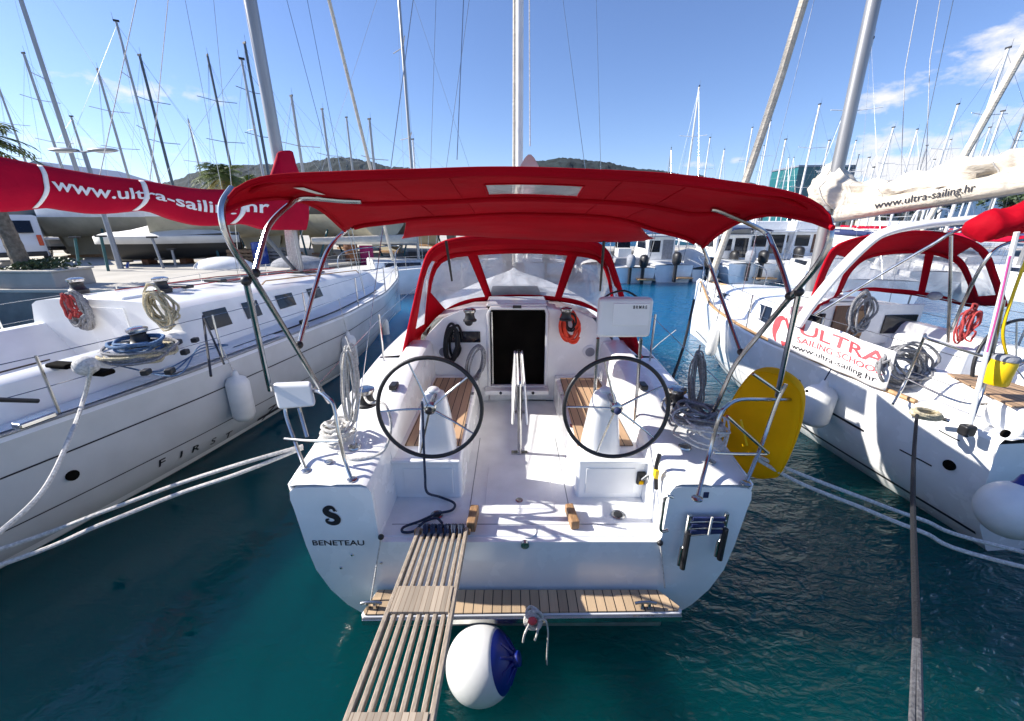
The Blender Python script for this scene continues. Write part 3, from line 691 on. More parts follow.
    us = sorted(set(lin(0, 1, 49) + [.417, .602])); vs_ = sorted(set(lin(0, 1, 17) + [.27, .46]))
    win = lambda u, v: .417 < u < .602 and .27 < v < .46
    bm_ = part('bimini_canopy', MB().grid(canopy, us, vs_, win), RED, r, sm=60, solid=.006)
    part('canopy_window', MB().grid(canopy, lin(.415, .604, 13), lin(.265, .465, 5)), VINYL, bm_, sm=60)
    # window hem and bow pockets, aft valance
    hem = [canopy(u, .27) for u in lin(.417, .602, 9)] + [canopy(.602, v) for v in lin(.31, .42, 4)] + [canopy(u, .46) for u in lin(.602, .417, 9)] + [canopy(.417, v) for v in lin(.42, .31, 4)]
    part('window_hem', MB().tube([q + Vector((0, 0, -.004)) for q in hem], .007, 6, True), RED, bm_)
    def val(u, v):
        a = samp(A, u); k = min(1, min(u, 1 - u) * 7)
        return a + Vector((0, .02 * v + .012 * math.sin(v * 3.1), -.036 * v * k))
    part('aft_valance', MB().grid(val, lin(0, 1, 49), lin(0, 1, 4)), RED, bm_, sm=60, solid=.006)
    for v, w in ((.10, .012), (.52, .018), (.985, .016)):
        part('bow_pocket', MB().tube([canopy(u, v) + Vector((0, 0, -.012)) for u in lin(.03, .97, 40)], w, 8), RED, bm_, sm=60)
    for u in (.25, .36, .66, .77): part('seam', MB().tube([canopy(u, v) - Vector((0, 0, .004)) for v in lin(.02, .98, 14)], .005, 5), RED, bm_, sm=60)
    part('side_hem', MB().tube([canopy(0, v) for v in lin(0, 1, 12)], .014, 6), RED, bm_)
    part('side_hem', MB().tube([canopy(1, v) for v in lin(0, 1, 12)], .014, 6), RED, bm_)
    mb = MB().add([canopy(u, v) + Vector((0, -.004, -.012)) for u, v in ((.066, .25), (.086, .25), (.086, .42), (.066, .42))], [(0, 1, 2, 3)]); part('patch', mb, WHTP, bm_)
    # link flap between the bimini and the sprayhood
    lf = [P(x, y, Y=4.3) for x, y in ((402, 238.5), (440, 235), (520, 239), (600, 242), (640, 241), (655, 238))]
    lf = smooth(lf, 6)
    def flap(u, v):
        a = fwd(.17 + .64 * u); b_ = samp(lf, u); p = a.lerp(b_, v); p.z -= .03 * math.sin(math.pi * v); return p
    part('link_flap', MB().grid(flap, lin(0, 1, 24), lin(0, 1, 6)), RED, bm_, sm=60, solid=.005)
    # bows: left and right lie in the planes of the two coamings
    def bows(X, pa, pb, pc, strut):
        f = part('bimini_frame', MB().tube(smooth([P(x, y, X=X) for x, y in pa], 6), .0155, 9), STEEL, r)
        part('bow', MB().tube(smooth(pb, 6), .0145, 9), STEEL, f); part('bow', MB().tube(smooth(pc, 6), .0145, 9), STEEL, f)
        part('strut', MB().tube(strut, .0165, 9), STEEL, f)
        for q in (pb[-1], pc[-1], strut[0]): part('clamp', MB().sphere(q, .026, 10, 7), BLACK, f, sm=60)
        return f
    L = lambda x, y, X: P(x, y, X=X)
    bows(-1.35, [(232, 188), (222, 205), (224, 228), (234, 250), (252, 276), (280, 321), (304, 361), (322, 392), (329, 402)],
         [canopy(.155, .45) - Vector((0, 0, .012)), canopy(.11, .45) - Vector((0, 0, .025)), P(303, 198, X=-1.22), P(288, 206, X=-1.27), P(270, 224, X=-1.32), P(262, 246, X=-1.34), P(255, 273, X=-1.345)],
         [P(352, 227, Y=3.2), P(345, 231, X=-1.3), P(328, 250, X=-1.33), P(316, 284, X=-1.34), P(299, 345, X=-1.345)],
         [P(246, 281, X=-1.37), P(270, 390, Y=2.66)])
    bows(1.6, [(826, 213), (831, 230), (826, 250), (812, 272), (788, 300), (762, 331), (735, 365), (718, 402), (706, 425)],
         [canopy(.872, .40) - Vector((0, 0, .012)), canopy(.905, .42) - Vector((0, 0, .03)), P(763, 231, X=1.57), P(773, 246, X=1.59), P(783, 272, X=1.6), P(790, 296, X=1.6)],
         [P(699, 245, Y=3.22), P(703, 247.5, X=1.5), P(711, 268, X=1.57), P(722, 299, X=1.585), P(741, 352, X=1.6)],
         [P(799, 292, X=1.61), P(777, 396, Y=2.7)])
    # ---------------- sprayhood
    Ap = [(404, 352), (413, 312), (423, 270), (433, 249), (460, 239), (520, 236), (578, 239), (604, 249), (614, 270), (627, 312), (641, 358)]
    Bp = [(426, 338), (428, 304), (432, 272), (444, 256), (474, 251), (520, 249), (566, 251), (598, 256), (608, 272), (613, 304), (620, 340)]
    Cp = [(428, 336), (432, 324), (440, 316), (455, 308), (480, 302), (520, 299), (562, 302), (588, 308), (604, 317), (612, 326), (620, 340)]
    Yc = [5.05, 5.15, 5.25, 5.38, 5.45, 5.48, 5.45, 5.38, 5.25, 5.15, 5.05]
    Ac = smooth([P(x, y, Y=4.5) for x, y in Ap], 5); Bc = smooth([P(x, y, Y=5.08) for x, y in Bp], 5); Cc = smooth([P(x, y, Y=Y) for (x, y), Y in zip(Cp, Yc)], 5)
    def wing(u, v):
        p = samp(Ac, u).lerp(samp(Bc, u), v); p.z += .02 * math.sin(math.pi * v) * math.sin(math.pi * u); return p
    side_win = lambda u, v: (.05 < u < .24 or .76 < u < .95) and .38 < v < .86
    hood = part('sprayhood', MB().grid(wing, sorted(set(lin(0, 1, 41) + [.05, .24, .76, .95])), sorted(set(lin(0, 1, 9) + [.38, .86])), side_win), RED, r, sm=60, solid=.006)
    for a, b_ in ((.045, .245), (.755, .955)): part('side_window', MB().grid(wing, lin(a, b_, 10), lin(.36, .88, 5)), VINYL, hood, sm=60)
    def shield(u, v): return samp(Bc, u).lerp(samp(Cc, u), v)
    panes = ((.15, .335), (.365, .635), (.665, .85))
    isw = lambda u, v: any(a < u < b_ for a, b_ in panes) and .08 < v < .90
    uu = sorted(set(lin(0, 1, 41) + [q for a in panes for q in a])); vv = sorted(set(lin(0, 1, 9) + [.08, .90]))
    part('windscreen_frame', MB().grid(shield, uu, vv, isw), RED, hood, sm=60, solid=.006)
    for a, b_ in panes: part('windscreen', MB().grid(shield, lin(a - .004, b_ + .004, 12), lin(.07, .91, 8)), VINYL, hood, sm=60)
    part('hood_hem', MB().tube(Ac, .022, 8), RED, hood, sm=60)
    def hemband(u, v): return samp(Ac, u) + Vector((0, .03 + .05 * v, -.09 * v * (1 if .2 < u < .8 else .3)))
    part('hem_band', MB().grid(hemband, lin(.12, .88, 31), lin(0, 1, 4)), RED, hood, sm=60, solid=.005)
    for a, b_ in (((446, 241), (452, 281)), ((604, 241), (600, 291))):
        part('strap', MB().tube([P(*a, Y=4.2), P(*b_, Y=4.3)], [.016, .011], 6), BLACK, hood)
    # ---------------- mast, boom with stowed sail, stays
    mast = part('mast', MB().tube([P(519, 262, Y=7.5), P(519.5, 100, Y=7.5), Vector((XC + .03, 7.35, 14.5))], [.066, .062, .05], 14), ALUW, r)
    for z in (8.6, 11.4):
        part('spreader', MB().tube([(XC - .9, 7.25, z + .05), (XC, 7.45, z), (XC + .9, 7.25, z + .05)], .022, 6), ALUW, mast)
    part('masthead', MB().box((XC + .03, 7.35, 14.55), (.12, .3, .1)), BLACK, mast)
    bo = part('boom', MB().tube([(.12, 7.42, 3.05), (.185, 4.6, 3.38)], .07, 12), ALUW, r)
    rings = []
    for i, t in enumerate(lin(0, 1, 14)):
        c = Vector((.12, 7.42, 3.12)).lerp(Vector((.18, 4.55, 3.42)), t); w, h = .10 + .02 * math.sin(i * 2.1), interp([(0, .55), (.5, .35), (1, .17)], t)
        rings.append([c + Vector((w * math.cos(a) * (1 - .4 * max(0, math.sin(a))), 0, max(-.05, h * math.sin(a)) if math.sin(a) < 0 else h * math.sin(a))) for a in [2 * math.pi * j / 14 for j in range(14)]])
    part('stowed_sail', MB().loft(rings, True, True), SAILC, bo, sm=60)
    wire = lambda a, b_, rad=.005: MB().tube([a, b_], rad, 5)
    tp = Vector((XC + .03, 7.2, 14.5))
    part('topping_lift', wire(P(530, 146, Y=4.6), tp, .006), ROPEW, mast)
    part('backstay', wire(P(457, 160, Y=4.2), tp + Vector((-.02, 0, 0)), .005), STEEL, mast)
    part('backstay', wire(Vector((XC - 1.3, 2.75, 1.3)), Vector((XC, 7.2, 12.0)), .004), STEEL, mast)
    for sg in (-1, 1):
        part('shroud', wire(Vector((XC + sg * 1.62, 7.15, 1.4)), Vector((XC + sg * .9, 7.25, 8.62)), .005), STEEL, mast)
        part('shroud', wire(Vector((XC + sg * .9, 7.25, 8.62)), Vector((XC + sg * .9, 7.25, 11.42)), .005), STEEL, mast)
        part('shroud', wire(Vector((XC + sg * .9, 7.25, 11.42)), tp, .005), STEEL, mast)
        part('shroud', wire(Vector((XC + sg * 1.58, 7.0, 1.4)), Vector((XC, 7.45, 9.5)), .005), STEEL, mast)
        part('lifeline', MB().tube([Vector((XC + sg * 1.55, y, z)) for y, z in ((2.7, 1.75), (4.6, 1.92), (7, 2.0))] + [Vector((XC + sg * 1.2, 9.2, 2.05)), Vector((XC + sg * .5, 11.3, 2.1))], .004, 5), STEEL, r)
        for y, x in ((4.6, 1.62), (7, 1.55), (9.2, 1.2)):
            part('stanchion', MB().tube([(XC + sg * x, y, zs(y)), (XC + sg * x, y, zs(y) + .6)], .0125, 8), STEEL, r)
    part('forestay_roll', MB().tube([Vector((XC, 12.1, 1.7)), Vector((XC + .02, 9.5, 8.6)), Vector((XC + .03, 7.5, 14.3))], [.05, .06, .03], 8), SAILC, mast)
    return r
OWN = own_yacht()

# ------------------------------------------------------------ loose gear on and around the middle yacht
def gear():
    # gangway
    g = root('gangway', 'slatted wooden boarding gangway laid from the quay to the open stern', 'gangway', (-.5, .2, 1.2))
    a, b = Vector((-.50, 2.33, .835)), Vector((-.49, .10, 1.195)); d = b - a
    ln = d.length; e = d.normalized(); X = Vector((1, 0, 0)); N = X.cross(e).normalized()
    if N.z < 0: N = -N
    rot = Matrix((X, e, N)).transposed()
    def bar(x, t0, t1, w, h, dz=0): return MB().box(a + e * (ln * (t0 + t1) / 2) + X * x + N * dz, (w, ln * (t1 - t0), h), rot)
    for s in (-1, 1): part('side_rail', bar(s * .171, .0, 1, .026, .045), GANG, g, sm=0, bevel=.006)
    for i in range(7):
        part('slat', bar(-.132 + i * .044, .012, .985, .024, .03, -.002 + .0015 * (i % 3)), GANG, g, sm=0, bevel=.006)
    for t0, t1 in ((.262, .345), (.572, .65), (.86, .93)):
        part('cross_board', bar(0, t0, t1, .312, .012, .0225), GANGP, g, sm=0)
    part('end_bar', MB().tube([a + X * -.2 + e * .02 + N * -.002, a + X * .2 + e * .02 + N * -.002], .022, 10), TEAKW, g)
    mb = MB()
    for i in range(6):
        x = -.125 + i * .05
        for q in range(2):
            mb.tube([a + e * (.02 + .04 * math.cos(w)) + N * (.044 * math.sin(w)) + X * (x + q * .017 + .004 * math.sin(3 * w)) for w in [2 * math.pi * k / 12 for k in range(12)]], .011, 6, True)
    single('lashing', mb, ROPEN, 'dark blue rope lashed in turns round the top of the gangway', 'rope')
    s = [P(424, 455, Y=2.66), P(425, 475, Y=2.64), P(427, 492, Y=2.6), P(440, 497, Z=.79), P(454, 503, Z=.785), P(452, 510, Z=.785), P(436, 514, Z=.79), P(420, 521, Z=.785), P(404, 527, Z=.785), P(403, 532, Z=.785), P(414, 531, Z=.785), P(424, 522, Z=.79), P(436, 518, Z=.80), P(442, 523, Z=.86)]
    s = [P(422, 402, Y=2.6), P(423, 425, Y=2.64)] + s
    single('line', rope(s, .010, 7), ROPEN, 'dark blue line running from the left wheel down to the gangway', 'rope')
    # ball fender under the platform
    f = root('ball_fender', 'white ball fender with a blue end floating under the bathing platform', 'fender', (-.20, 1.83, -.1))
    c = P(481, 664, Y=1.9); ax = Vector((.93, -.10, .34)).normalized(); rr = .238
    pr = [(rr * math.sin(w), -rr * math.cos(w)) for w in lin(.02, 2.25, 22)]; part('fender_body', MB().lathe(pr, c, ax, 40), FEND, f, sm=60)
    pr = [(rr * 1.003 * math.sin(w), -rr * 1.003 * math.cos(w)) for w in lin(2.25, 2.97, 12)] + [(.05, rr * 1.05), (.045, rr * 1.18), (.02, rr * 1.2)]
    cap_ = part('fender_end', MB().lathe(pr, c, ax, 40), FENDB, f, sm=60)
    for k in range(10):
        w = 2 * math.pi * k / 10; o = ax.orthogonal().normalized(); o2 = ax.cross(o); rd = o * math.cos(w) + o2 * math.sin(w)
        part('rib', MB().tube([c + ax * rr * .80 + rd * rr * .56, c + ax * rr * 1.03 + rd * rr * .2], .012, 6), FENDB, cap_)
    s = root('shackle', 'red and white rope knot tied on the aft edge of the platform', 'rope knot', (.14, 1.97, .2))
    k = P(533, 617, Y=2.03)
    part('knot', coil(k + Vector((.01, 0, -.03)), .05, .06, .011, 5, (1, 0, 0), (0, .2, 1), .012, seed=4), ROPEW, s)
    part('stopper', MB().sphere(k + Vector((-.005, -.03, .0)), (.033, .022, .03), 14, 8), REDP, s, sm=60)
    part('tail', rope([k + Vector((.03, -.02, -.02)), P(545, 620, Y=1.95), P(548, 632, Y=1.95), P(547, 655, Y=1.95), P(547, 681, Y=1.95)], .006), ROPEW, s)
    part('tail', rope([k, P(525, 633, Y=1.95), P(523, 642, Y=1.95)], .008), ROPEW, s); part('tail', rope([k + Vector((.04, 0, -.02)), P(538, 630, Y=1.95), P(535, 640, Y=1.95)], .008), ROPEW, s)
    # yellow lifebuoy cover on the starboard rail
    pts = [(728, 424), (733, 410), (752, 380), (768, 372), (789, 377), (806, 393), (807, 418), (800, 444), (786, 474), (776, 478), (763, 478), (752, 472), (732, 454)]
    pts = [(x - 7, y + 1) for x, y in pts]
    bY = lambda x, y: 2.86 - .85 * (P(x, y, Y=2.8).x - P(768, 420, Y=2.8).x)
    base = smooth([P(x, y, Y=bY(x, y)) for x, y in pts], 4, True); cc = sum(base, Vector()) / len(base)
    off = Vector((.15, .16, .0)); rings = []
    for t, k in ((0, .80), (.04, .93), (.13, 1.0), (.5, 1.03), (.87, 1.0), (.96, .94), (1, .8)):
        rings.append([cc + (q - cc) * k + off * t for q in base])
    yb = root('lifebuoy', 'yellow covered horseshoe lifebuoy strapped to the starboard stern rail', 'lifebuoy', (cc.x, cc.y, 1.2))
    cov = part('buoy_cover', MB().loft(rings, True, True), YELLOW, yb, sm=55)
    part('seam', MB().tube(rings[2], .007, 6, True), YELLOW, cov)
    part('buckle_strap', MB().tube(smooth([P(741, 420, Y=2.77), P(744, 433, Y=2.76), P(747, 445, Y=2.77)], 4), .008), YELPL, yb)
    for px in ((799, 381), (807, 391)): part('stud', MB().sphere(P(*px, Y=2.9), .012, 8, 6), BLACK, yb)
    # rope heaps
    def heap(name, label, c, rx, ry, r_, turns, mat, seed, hz=.06):
        rd = random.Random(seed); pts = []
        for k in range(turns):
            f = rd.uniform(.45, 1.05); o = Vector((rd.gauss(0, rx * .18), rd.gauss(0, ry * .18), 0)); z = rd.uniform(.2, 1) * hz
            for q in range(7):
                w = 2 * math.pi * q / 7 + rd.uniform(-.15, .15); pts.append(Vector(c) + o + Vector((rx * f * math.cos(w), ry * f * math.sin(w), z + rd.uniform(0, hz * .5))))
        return single(name, MB().tube(smooth(pts, 4), r_, 6), mat, label, 'rope coil')
    heap('rope_heap', 'pale rope heaped on the port quarter beside the stern rail', P(338, 441, Z=1.26), .13, .12, .013, 8, ROPEW, 3, .12)
    heap('rope_heap', 'grey and white rope heaped over the starboard quarter by the winch', P(690, 428, Z=1.33), .19, .22, .010, 13, ROPEG, 5, .16)
    heap('rope_heap', 'thin white rope loosely looped over the grey heap on the starboard quarter', P(700, 447, Z=1.30), .2, .2, .008, 8, ROPEW, 8, .17)
    # lines hanging from the port lifeline
    mb = coil(P(351, 386, Y=2.92), .045, .30, .007, 9, (1, 0, .05), (.05, .1, 1), .016, seed=2, n=5)
    mb.tube([P(346, 336, Y=2.95), P(352, 352, Y=2.93)], .008, 5)
    single('hanging_lines', mb, ROPEW, 'bundle of thin white lines hanging from the port lifeline', 'rope')
    single('rope_loop', rope([P(362, 388, Z=1.62), P(368, 402, Y=3.0), P(384, 404, Y=2.8), P(391, 425, Y=2.72), P(386, 447, Y=2.66), P(374, 456, Z=1.27), P(352, 459, Z=1.27), P(338, 452, Z=1.27)], .011), ROPEW, 'thick white rope led from the port winch round the quarter', 'rope')
    # gear at the companionway
    single('rope_hank', coil(P(474, 364, Y=4.55), .10, .24, .011, 9, (.85, 0, -.5), (.32, 0, 1), .02, seed=1), ROPEG, 'grey rope hank hung left of the companionway door', 'rope coil')
    single('winch_bag', coil(P(453, 345, Y=4.6), .075, .22, .016, 7, (1, 0, .1), (.1, 0, 1), .02, seed=9), ROPED, 'black rope hank hung beside the dark instrument panel', 'rope coil')
    single('rope_hank', coil(P(570, 327, Y=4.56), .09, .16, .015, 8, (.9, 0, .25), (-.2, 0, 1), .02, seed=6), ORANGE, 'orange red rope hank hung right of the companionway door', 'rope coil')
    single('rope_hank', coil(P(571, 322, Y=4.5), .05, .10, .010, 5, (1, 0, 0), (0, 0, 1), .012, seed=16), ROPED, 'small dark hank hung over the orange red rope hank', 'rope coil')
    # lazarette cords on the starboard shroud side
    mb = coil(P(697, 384, Y=3.2), .045, .27, .008, 8, (1, 0, 0), (-.05, .1, 1), .018, seed=12, n=5)
    mb.tube([P(700, 345, Y=3.25), P(698, 358, Y=3.22)], .008, 5)
    single('hanging_lines', mb, ROPEG, 'grey lines hanging from the starboard lifeline beside the rope heap', 'rope')
    # mooring lines
    single('mooring_line', rope([P(303, 446, Z=1.15), P(240, 464, Y=2.75), P(175, 485, Y=2.7), P(100, 513, Y=2.5), P(-20, 556, Y=2.2), Vector((-4.75, .5, 1.1))], .016), ROPEW, 'upper white mooring line running left from the port quarter', 'mooring line', 'mooring lines at the port quarter')
    single('mooring_line', rope([P(303, 448, Z=1.13), P(240, 473, Y=2.7), P(178, 494, Y=2.6), P(100, 525, Y=2.35), P(-20, 572, Y=2.05), Vector((-4.6, .46, 1.12))], .016), ROPEW, 'lower white mooring line running left from the port quarter', 'mooring line', 'mooring lines at the port quarter')
    single('mooring_line', rope([P(757, 456, Z=1.15), P(800, 474, Y=2.75), P(860, 497, Y=2.6), P(920, 519, Y=2.45), P(1040, 556, Y=2.2), Vector((6.2, .45, 1.12))], .015), ROPEW, 'upper pale mooring line running right from below the yellow lifebuoy', 'mooring line', 'mooring lines at the starboard quarter')
    single('mooring_line', rope([P(755, 458, Z=1.12), P(800, 483, Y=2.65), P(860, 507, Y=2.5), P(920, 531, Y=2.3), P(1040, 571, Y=2.05), Vector((6.0, .42, 1.14))], .015), ROPEW, 'lower pale mooring line running right from below the yellow lifebuoy', 'mooring line', 'mooring lines at the starboard quarter')
    # rope with a dark sleeve dropping from the right yacht to the near quay
    a, b = P(917, 414, Z=1.33), P(916, 740, Y=.62)
    m = a.lerp(b, .55) + Vector((0, 0, -.06))
    sr = root('stern_line', 'dark sleeved stern line stretched down from the right yacht to the quay', 'mooring line', tuple(b))
    part('sleeve', MB().tube(smooth([a, a.lerp(m, .5) + Vector((0, 0, -.03)), m, P(917, 642, Y=.98)], 6), [.012] * 19, 8), ROPED, sr)
    for dx in (-.014, .014): part('strand', MB().tube([P(917, 640, Y=.985) + Vector((dx * .4, 0, 0)), b + Vector((dx * .7, 0, 0))], .0085, 7), ROPEX, sr)
    part('end_hank', coil(a + Vector((.10, .02, .0)), .13, .05, .016, 4, (1, 0, -.12), (0, 1, .2), .012, seed=11), ROPEY, sr)
    # dark chafe line between our starboard side and the right bow
    single('spring_line', rope([P(694, 300, Y=6.3), P(684, 345, Y=5.2), P(670, 385, Y=4.3)], .018, 3), ROPED, 'black spring line slanting across the blue water between the hulls', 'mooring line')
    single('spring_line', rope([P(676, 330, Y=5.6), P(652, 350, Y=5.3), P(644, 368, Y=4.6)], .006, 3), ROPEW, 'thin white line crossing the blue water beside the sprayhood', 'mooring line')
gear()
def proj(q):
    d = q.y * cP + (H - q.z) * sP; v = (H - q.z) * cP - q.y * sP
    return 512 + F * q.x / d, 360.5 + F * v / d
def find(fn, px, u0, u1, v0, v1, n=40):
    best = None
    for _ in range(4):
        for u in lin(u0, u1, n):
            for v in lin(v0, v1, n):
                q = proj(fn(u, v)); e = (q[0] - px[0]) ** 2 + (q[1] - px[1]) ** 2
                if best is None or e < best[0]: best = (e, u, v)
        du, dv = (u1 - u0) / n * 1.5, (v1 - v0) / n * 1.5; _, u, v = best
        u0, u1, v0, v1 = u - du, u + du, v - dv, v + dv; n = 14
    return best[1], best[2]
def hull_rings(HB, ZS, L, y0=0, n=36, flare=(1, .99, .955, .89, .80, .62, .36, .02)):
    hb = lambda y: max(.015, sinterp(HB, y)) if y > .5 else interp(HB, y)
    zs = lambda y: interp(ZS, y)
    D = (0, .12, .42, .68, .88, 1.02, 1.14, 1.22)
    def side(y):
        b, z = hb(y), zs(y); k = max(0, (y / L - .5) / .5)
        return [(b * (f * (1 - k * .5 * min(1, d))), z - d * z * (1.0 + .12 * (1 - k))) for f, d in zip(flare, D)]
    def rings(sd=0.):
        out = []
        for y in lin(y0, L, n):
            s = side(y); out.append([Vector((-x, y, z)) for x, z in s] + [Vector((x, y, z)) for x, z in s[::-1]])
        return out
    def surf(y, z, sg):
        s = side(y)
        for (xa, za), (xb, zb) in zip(s, s[1:]):
            if zb <= z <= za: t = (za - z) / max(za - zb, 1e-6); return Vector((sg * (xa + (xb - xa) * t), y, z))
        return Vector((sg * s[0][0], y, z)) if z > s[0][1] else Vector((0, y, z))
    return hb, zs, rings, surf
def deck_loft(hb, zs, L, ycock, half, zc_, inner, cabin_end, cabin_w, cabin_h, zb, zsole, y0=0.0):
    """cockpit, coamings, cabin trunk and foredeck in one moulding"""
    def prof(y, cock):
        b, z = hb(y), zs(y)
        if cock:
            h = [(b, z), (b - .03, z + .045), (b - .10, z + .03), (half + .14, z + .05), (half + .05, z + zc_ - .03), (half, z + zc_), (half - .18, z + zc_), (half - .24, z + zc_ - .05), (inner + .06, zb), (inner, zb - .02), (inner - .05, zsole), (0, zsole)]
        elif y < cabin_end:
            t = (y - ycock) / (cabin_end - ycock); w = cabin_w * (1 - .42 * t ** 1.5); w = min(w, b - .22); ch = cabin_h * (1 - .55 * t ** 1.6)
            h = [(b, z), (b - .03, z + .045), (b - .10, z + .03), (w + .16, z + .055), (w + .14, z + .065), (w, z + ch), (w - .10, z + ch + .05), (w - .2, z + ch + .065), (w * .6, z + ch + .085), (w * .5, z + ch + .09), (w * .25, z + ch + .10), (0, z + ch + .10)]
        else:
            k = max(b - .12, .004); h = [(b, z), (b - min(.03, b * .3), z + .045), (max(b - .10, b * .5), z + .03)] + [(k * q, z + .03 + .05 * (1 - q)) for q in (.9, .8, .7, .6, .5, .4, .3, .15, 0)]
        return [Vector((-x, y, q)) for x, q in h] + [Vector((x, y, q)) for x, q in h[-2::-1]]
    rings = [prof(y, True) for y in lin(y0, ycock - .002, 10)] + [prof(y, False) for y in lin(ycock, cabin_end - .01, 12)] + [prof(y, False) for y in lin(cabin_end + .02, L, 9)]
    return MB().loft(rings)
def winch(r, c, s=1., m=None, local=False):
    c = Vector(c)
    w = part('winch', MB().lathe([(.095 * s, -.03 * s), (.095 * s, .02 * s), (.08 * s, .03 * s), (.062 * s, .07 * s), (.064 * s, .1 * s), (.08 * s, .118 * s)], c, (0, 0, 1), 20), m or BLACK, r, local)
    part('winch_cap', MB().lathe([(.082 * s, .119 * s), (.085 * s, .13 * s), (.085 * s, .15 * s), (.05 * s, .165 * s), (.02 * s, .165 * s)], c, (0, 0, 1), 20), STEEL, w, local)

# ------------------------------------------------------------ the yacht on the left
def left_yacht():
    rz = R(-10.3); L = 12.1
    r = root('sailing_yacht', 'long pale grey sailing yacht with a lettered red sail cover on its boom', 'sailing yacht', (-6.04, 1.8, 0), rz)
    HB = [(0, 1.4), (1.5, 1.65), (3, 1.82), (6, 1.92), (8, 1.7), (10, 1.08), (11.3, .45), (12.1, .015)]
    ZS = [(0, 1.22), (3, 1.23), (6, 1.25), (9, 1.33), (12.1, 1.46)]
    hb, zs, rings, surf = hull_rings(HB, ZS, L)
    Mx = MW[r]; ws = lambda y, z, sg=1: Mx @ surf(y, z, sg)
    hl = part('hull', MB().loft(rings(), cap=False), HULLG, r, True, sm=60)
    s = rings()[0]; part('transom', MB().add(s, [tuple(range(len(s)))]), HULLG, r, True, sm=0)
    for z0, w in (((-.30), .008), ((-.93), .006)):
        for sg in (-1, 1):
            v = []; ys = lin(.05, 11.6, 60)
            for y in ys:
                z = zs(y) + (z0 if z0 > -.5 else -zs(y) + .42 + .02 * y / 12)
                a, b = surf(y, z + w, sg), surf(y, z - w, sg); o = Vector((sg * .004, 0, 0)); v += [a + o, b + o]
            part('stripe', MB().add(v, [(2 * i, 2 * i + 1, 2 * i + 3, 2 * i + 2) for i in range(len(ys) - 1)]), BLKP, hl, True, sm=0)
    for sg in (-1, 1):      # scuffed boot top
        v = []; ys = lin(.05, 11.4, 60)
        for y in ys: v += [surf(y, .10, sg) + Vector((sg * .004, 0, 0)), surf(y, .03, sg) + Vector((sg * .004, 0, 0))]
        part('boot_top', MB().add(v, [(2 * i, 2 * i + 1, 2 * i + 3, 2 * i + 2) for i in range(len(ys) - 1)]), GEL2, hl, True, sm=0)
    dk = part('deck', deck_loft(hb, zs, L, 3.45, 1.22, .38, .62, 9.2, 1.14, .64, 1.2, .80), GEL2, r, True, sm=38)
    for sg in (-1, 1):
        for y0, y1 in ((3.82, 4.2), (4.5, 4.82), (5.25, 5.7), (6.15, 6.6)):
            q = []
            for y, k in ((y0, .38), (y1, .38), (y1, .82), (y0, .82)):
                t = (y - 3.45) / 5.75; w = min(1.14 * (1 - .42 * t ** 1.5), hb(y) - .22); ch = .64 * (1 - .55 * t ** 1.6); q.append(Vector((sg * (w + .14 - .14 * k + .004), y, zs(y) + .065 + (ch - .065) * k)))
            part('cabin_window', MB().prism(q, (sg * .008, 0, .006)), DGLASS, dk, True, sm=0, bevel=.004)
        tk = part('side_deck_pad', MB().prism([(sg * a, y, zs(y) + .056) for a, y in ((1.42, .6), (1.62, 2.0), (1.75, 4.5), (1.48, 4.5), (1.40, 2.0), (1.38, .6))], (0, 0, .006)), GEL, dk, True, sm=0)
    for sg in (-1, 1):
        part('genoa_track', MB().tube([Vector((sg * (hb(y) - .30), y, zs(y) + .058)) for y in lin(3.8, 8.2, 14)], .014, 5), BLACK, dk, True)
        part('track_car', MB().box((sg * (hb(5.2) - .30), 5.2, zs(5.2) + .085), (.06, .16, .07)), BLACK, dk, True, bevel=.015)
        part('toe_rail', MB().tube([Vector((sg * (hb(y) - .025), y, zs(y) + .05)) for y in lin(.3, 11.6, 40)], .016, 6), ALU, dk, True)
    for y in (4.4, 5.0, 6.9): part('rope_clutch', MB().box((.25, y, zs(y) + .77 - (.12 if y > 6 else 0)), (.34, .12, .05)), BLACK, dk, True, bevel=.012)
    part('deck_line', MB().tube([Vector((x, y, zs(y) + z)) for x, y, z in ((.3, 3.9, .78), (.35, 5.5, .75), (.2, 7.6, .60), (.05, 8.6, .5))], .009, 5).tube([Vector((x, y, zs(y) + z)) for x, y, z in ((-.3, 3.9, .78), (-.25, 5.5, .75), (-.1, 7.6, .60), (0, 8.6, .5))], .009, 5), ROPER, dk, True)
    part('sole_teak', MB().box((0, 1.8, .81), (1.06, 3.0, .02)), TEAKB, dk, True, sm=0)
    for sg in (-1, 1): part('seat_teak', MB().box((sg * .80, 1.7, 1.205), (.26, 2.9, .016)), TEAKB, dk, True, sm=0)
    part('hatch_slide', MB().box((0, 3.95, 1.97), (.7, .9, .06)), GEL, dk, True, bevel=.02)
    part('companion_door', MB().box((0.1, 3.435, 1.5), (.6, .02, .75)), GEL, dk, True, sm=0)
    for y, dz in ((5.6, .66), (7.6, .52)): part('deck_hatch', MB().box((0, y, zs(y) + dz), (.55, .55, .05)), DGLASS, dk, True, bevel=.015)
    # dark port openings in the near coaming and hull
    for px in ((62, 365), (98, 372)): part('coaming_pocket', MB().box(P(*px, Z=1.62), (.26, .12, .05), Matrix.Rotation(rz, 3, 'Z')), DARK, dk, bevel=.02)
    part('port_hole', MB().lathe([(.05, 0), (.05, .02)], ws(1.72, .68) + Vector((.0, 0, 0)), (1, -.2, 0), 16), DARK, hl)
    part('chock', MB().box(P(35, 420, Z=1.42), (.10, .24, .05), Matrix.Rotation(rz, 3, 'Z')), STEEL, dk, bevel=.015)
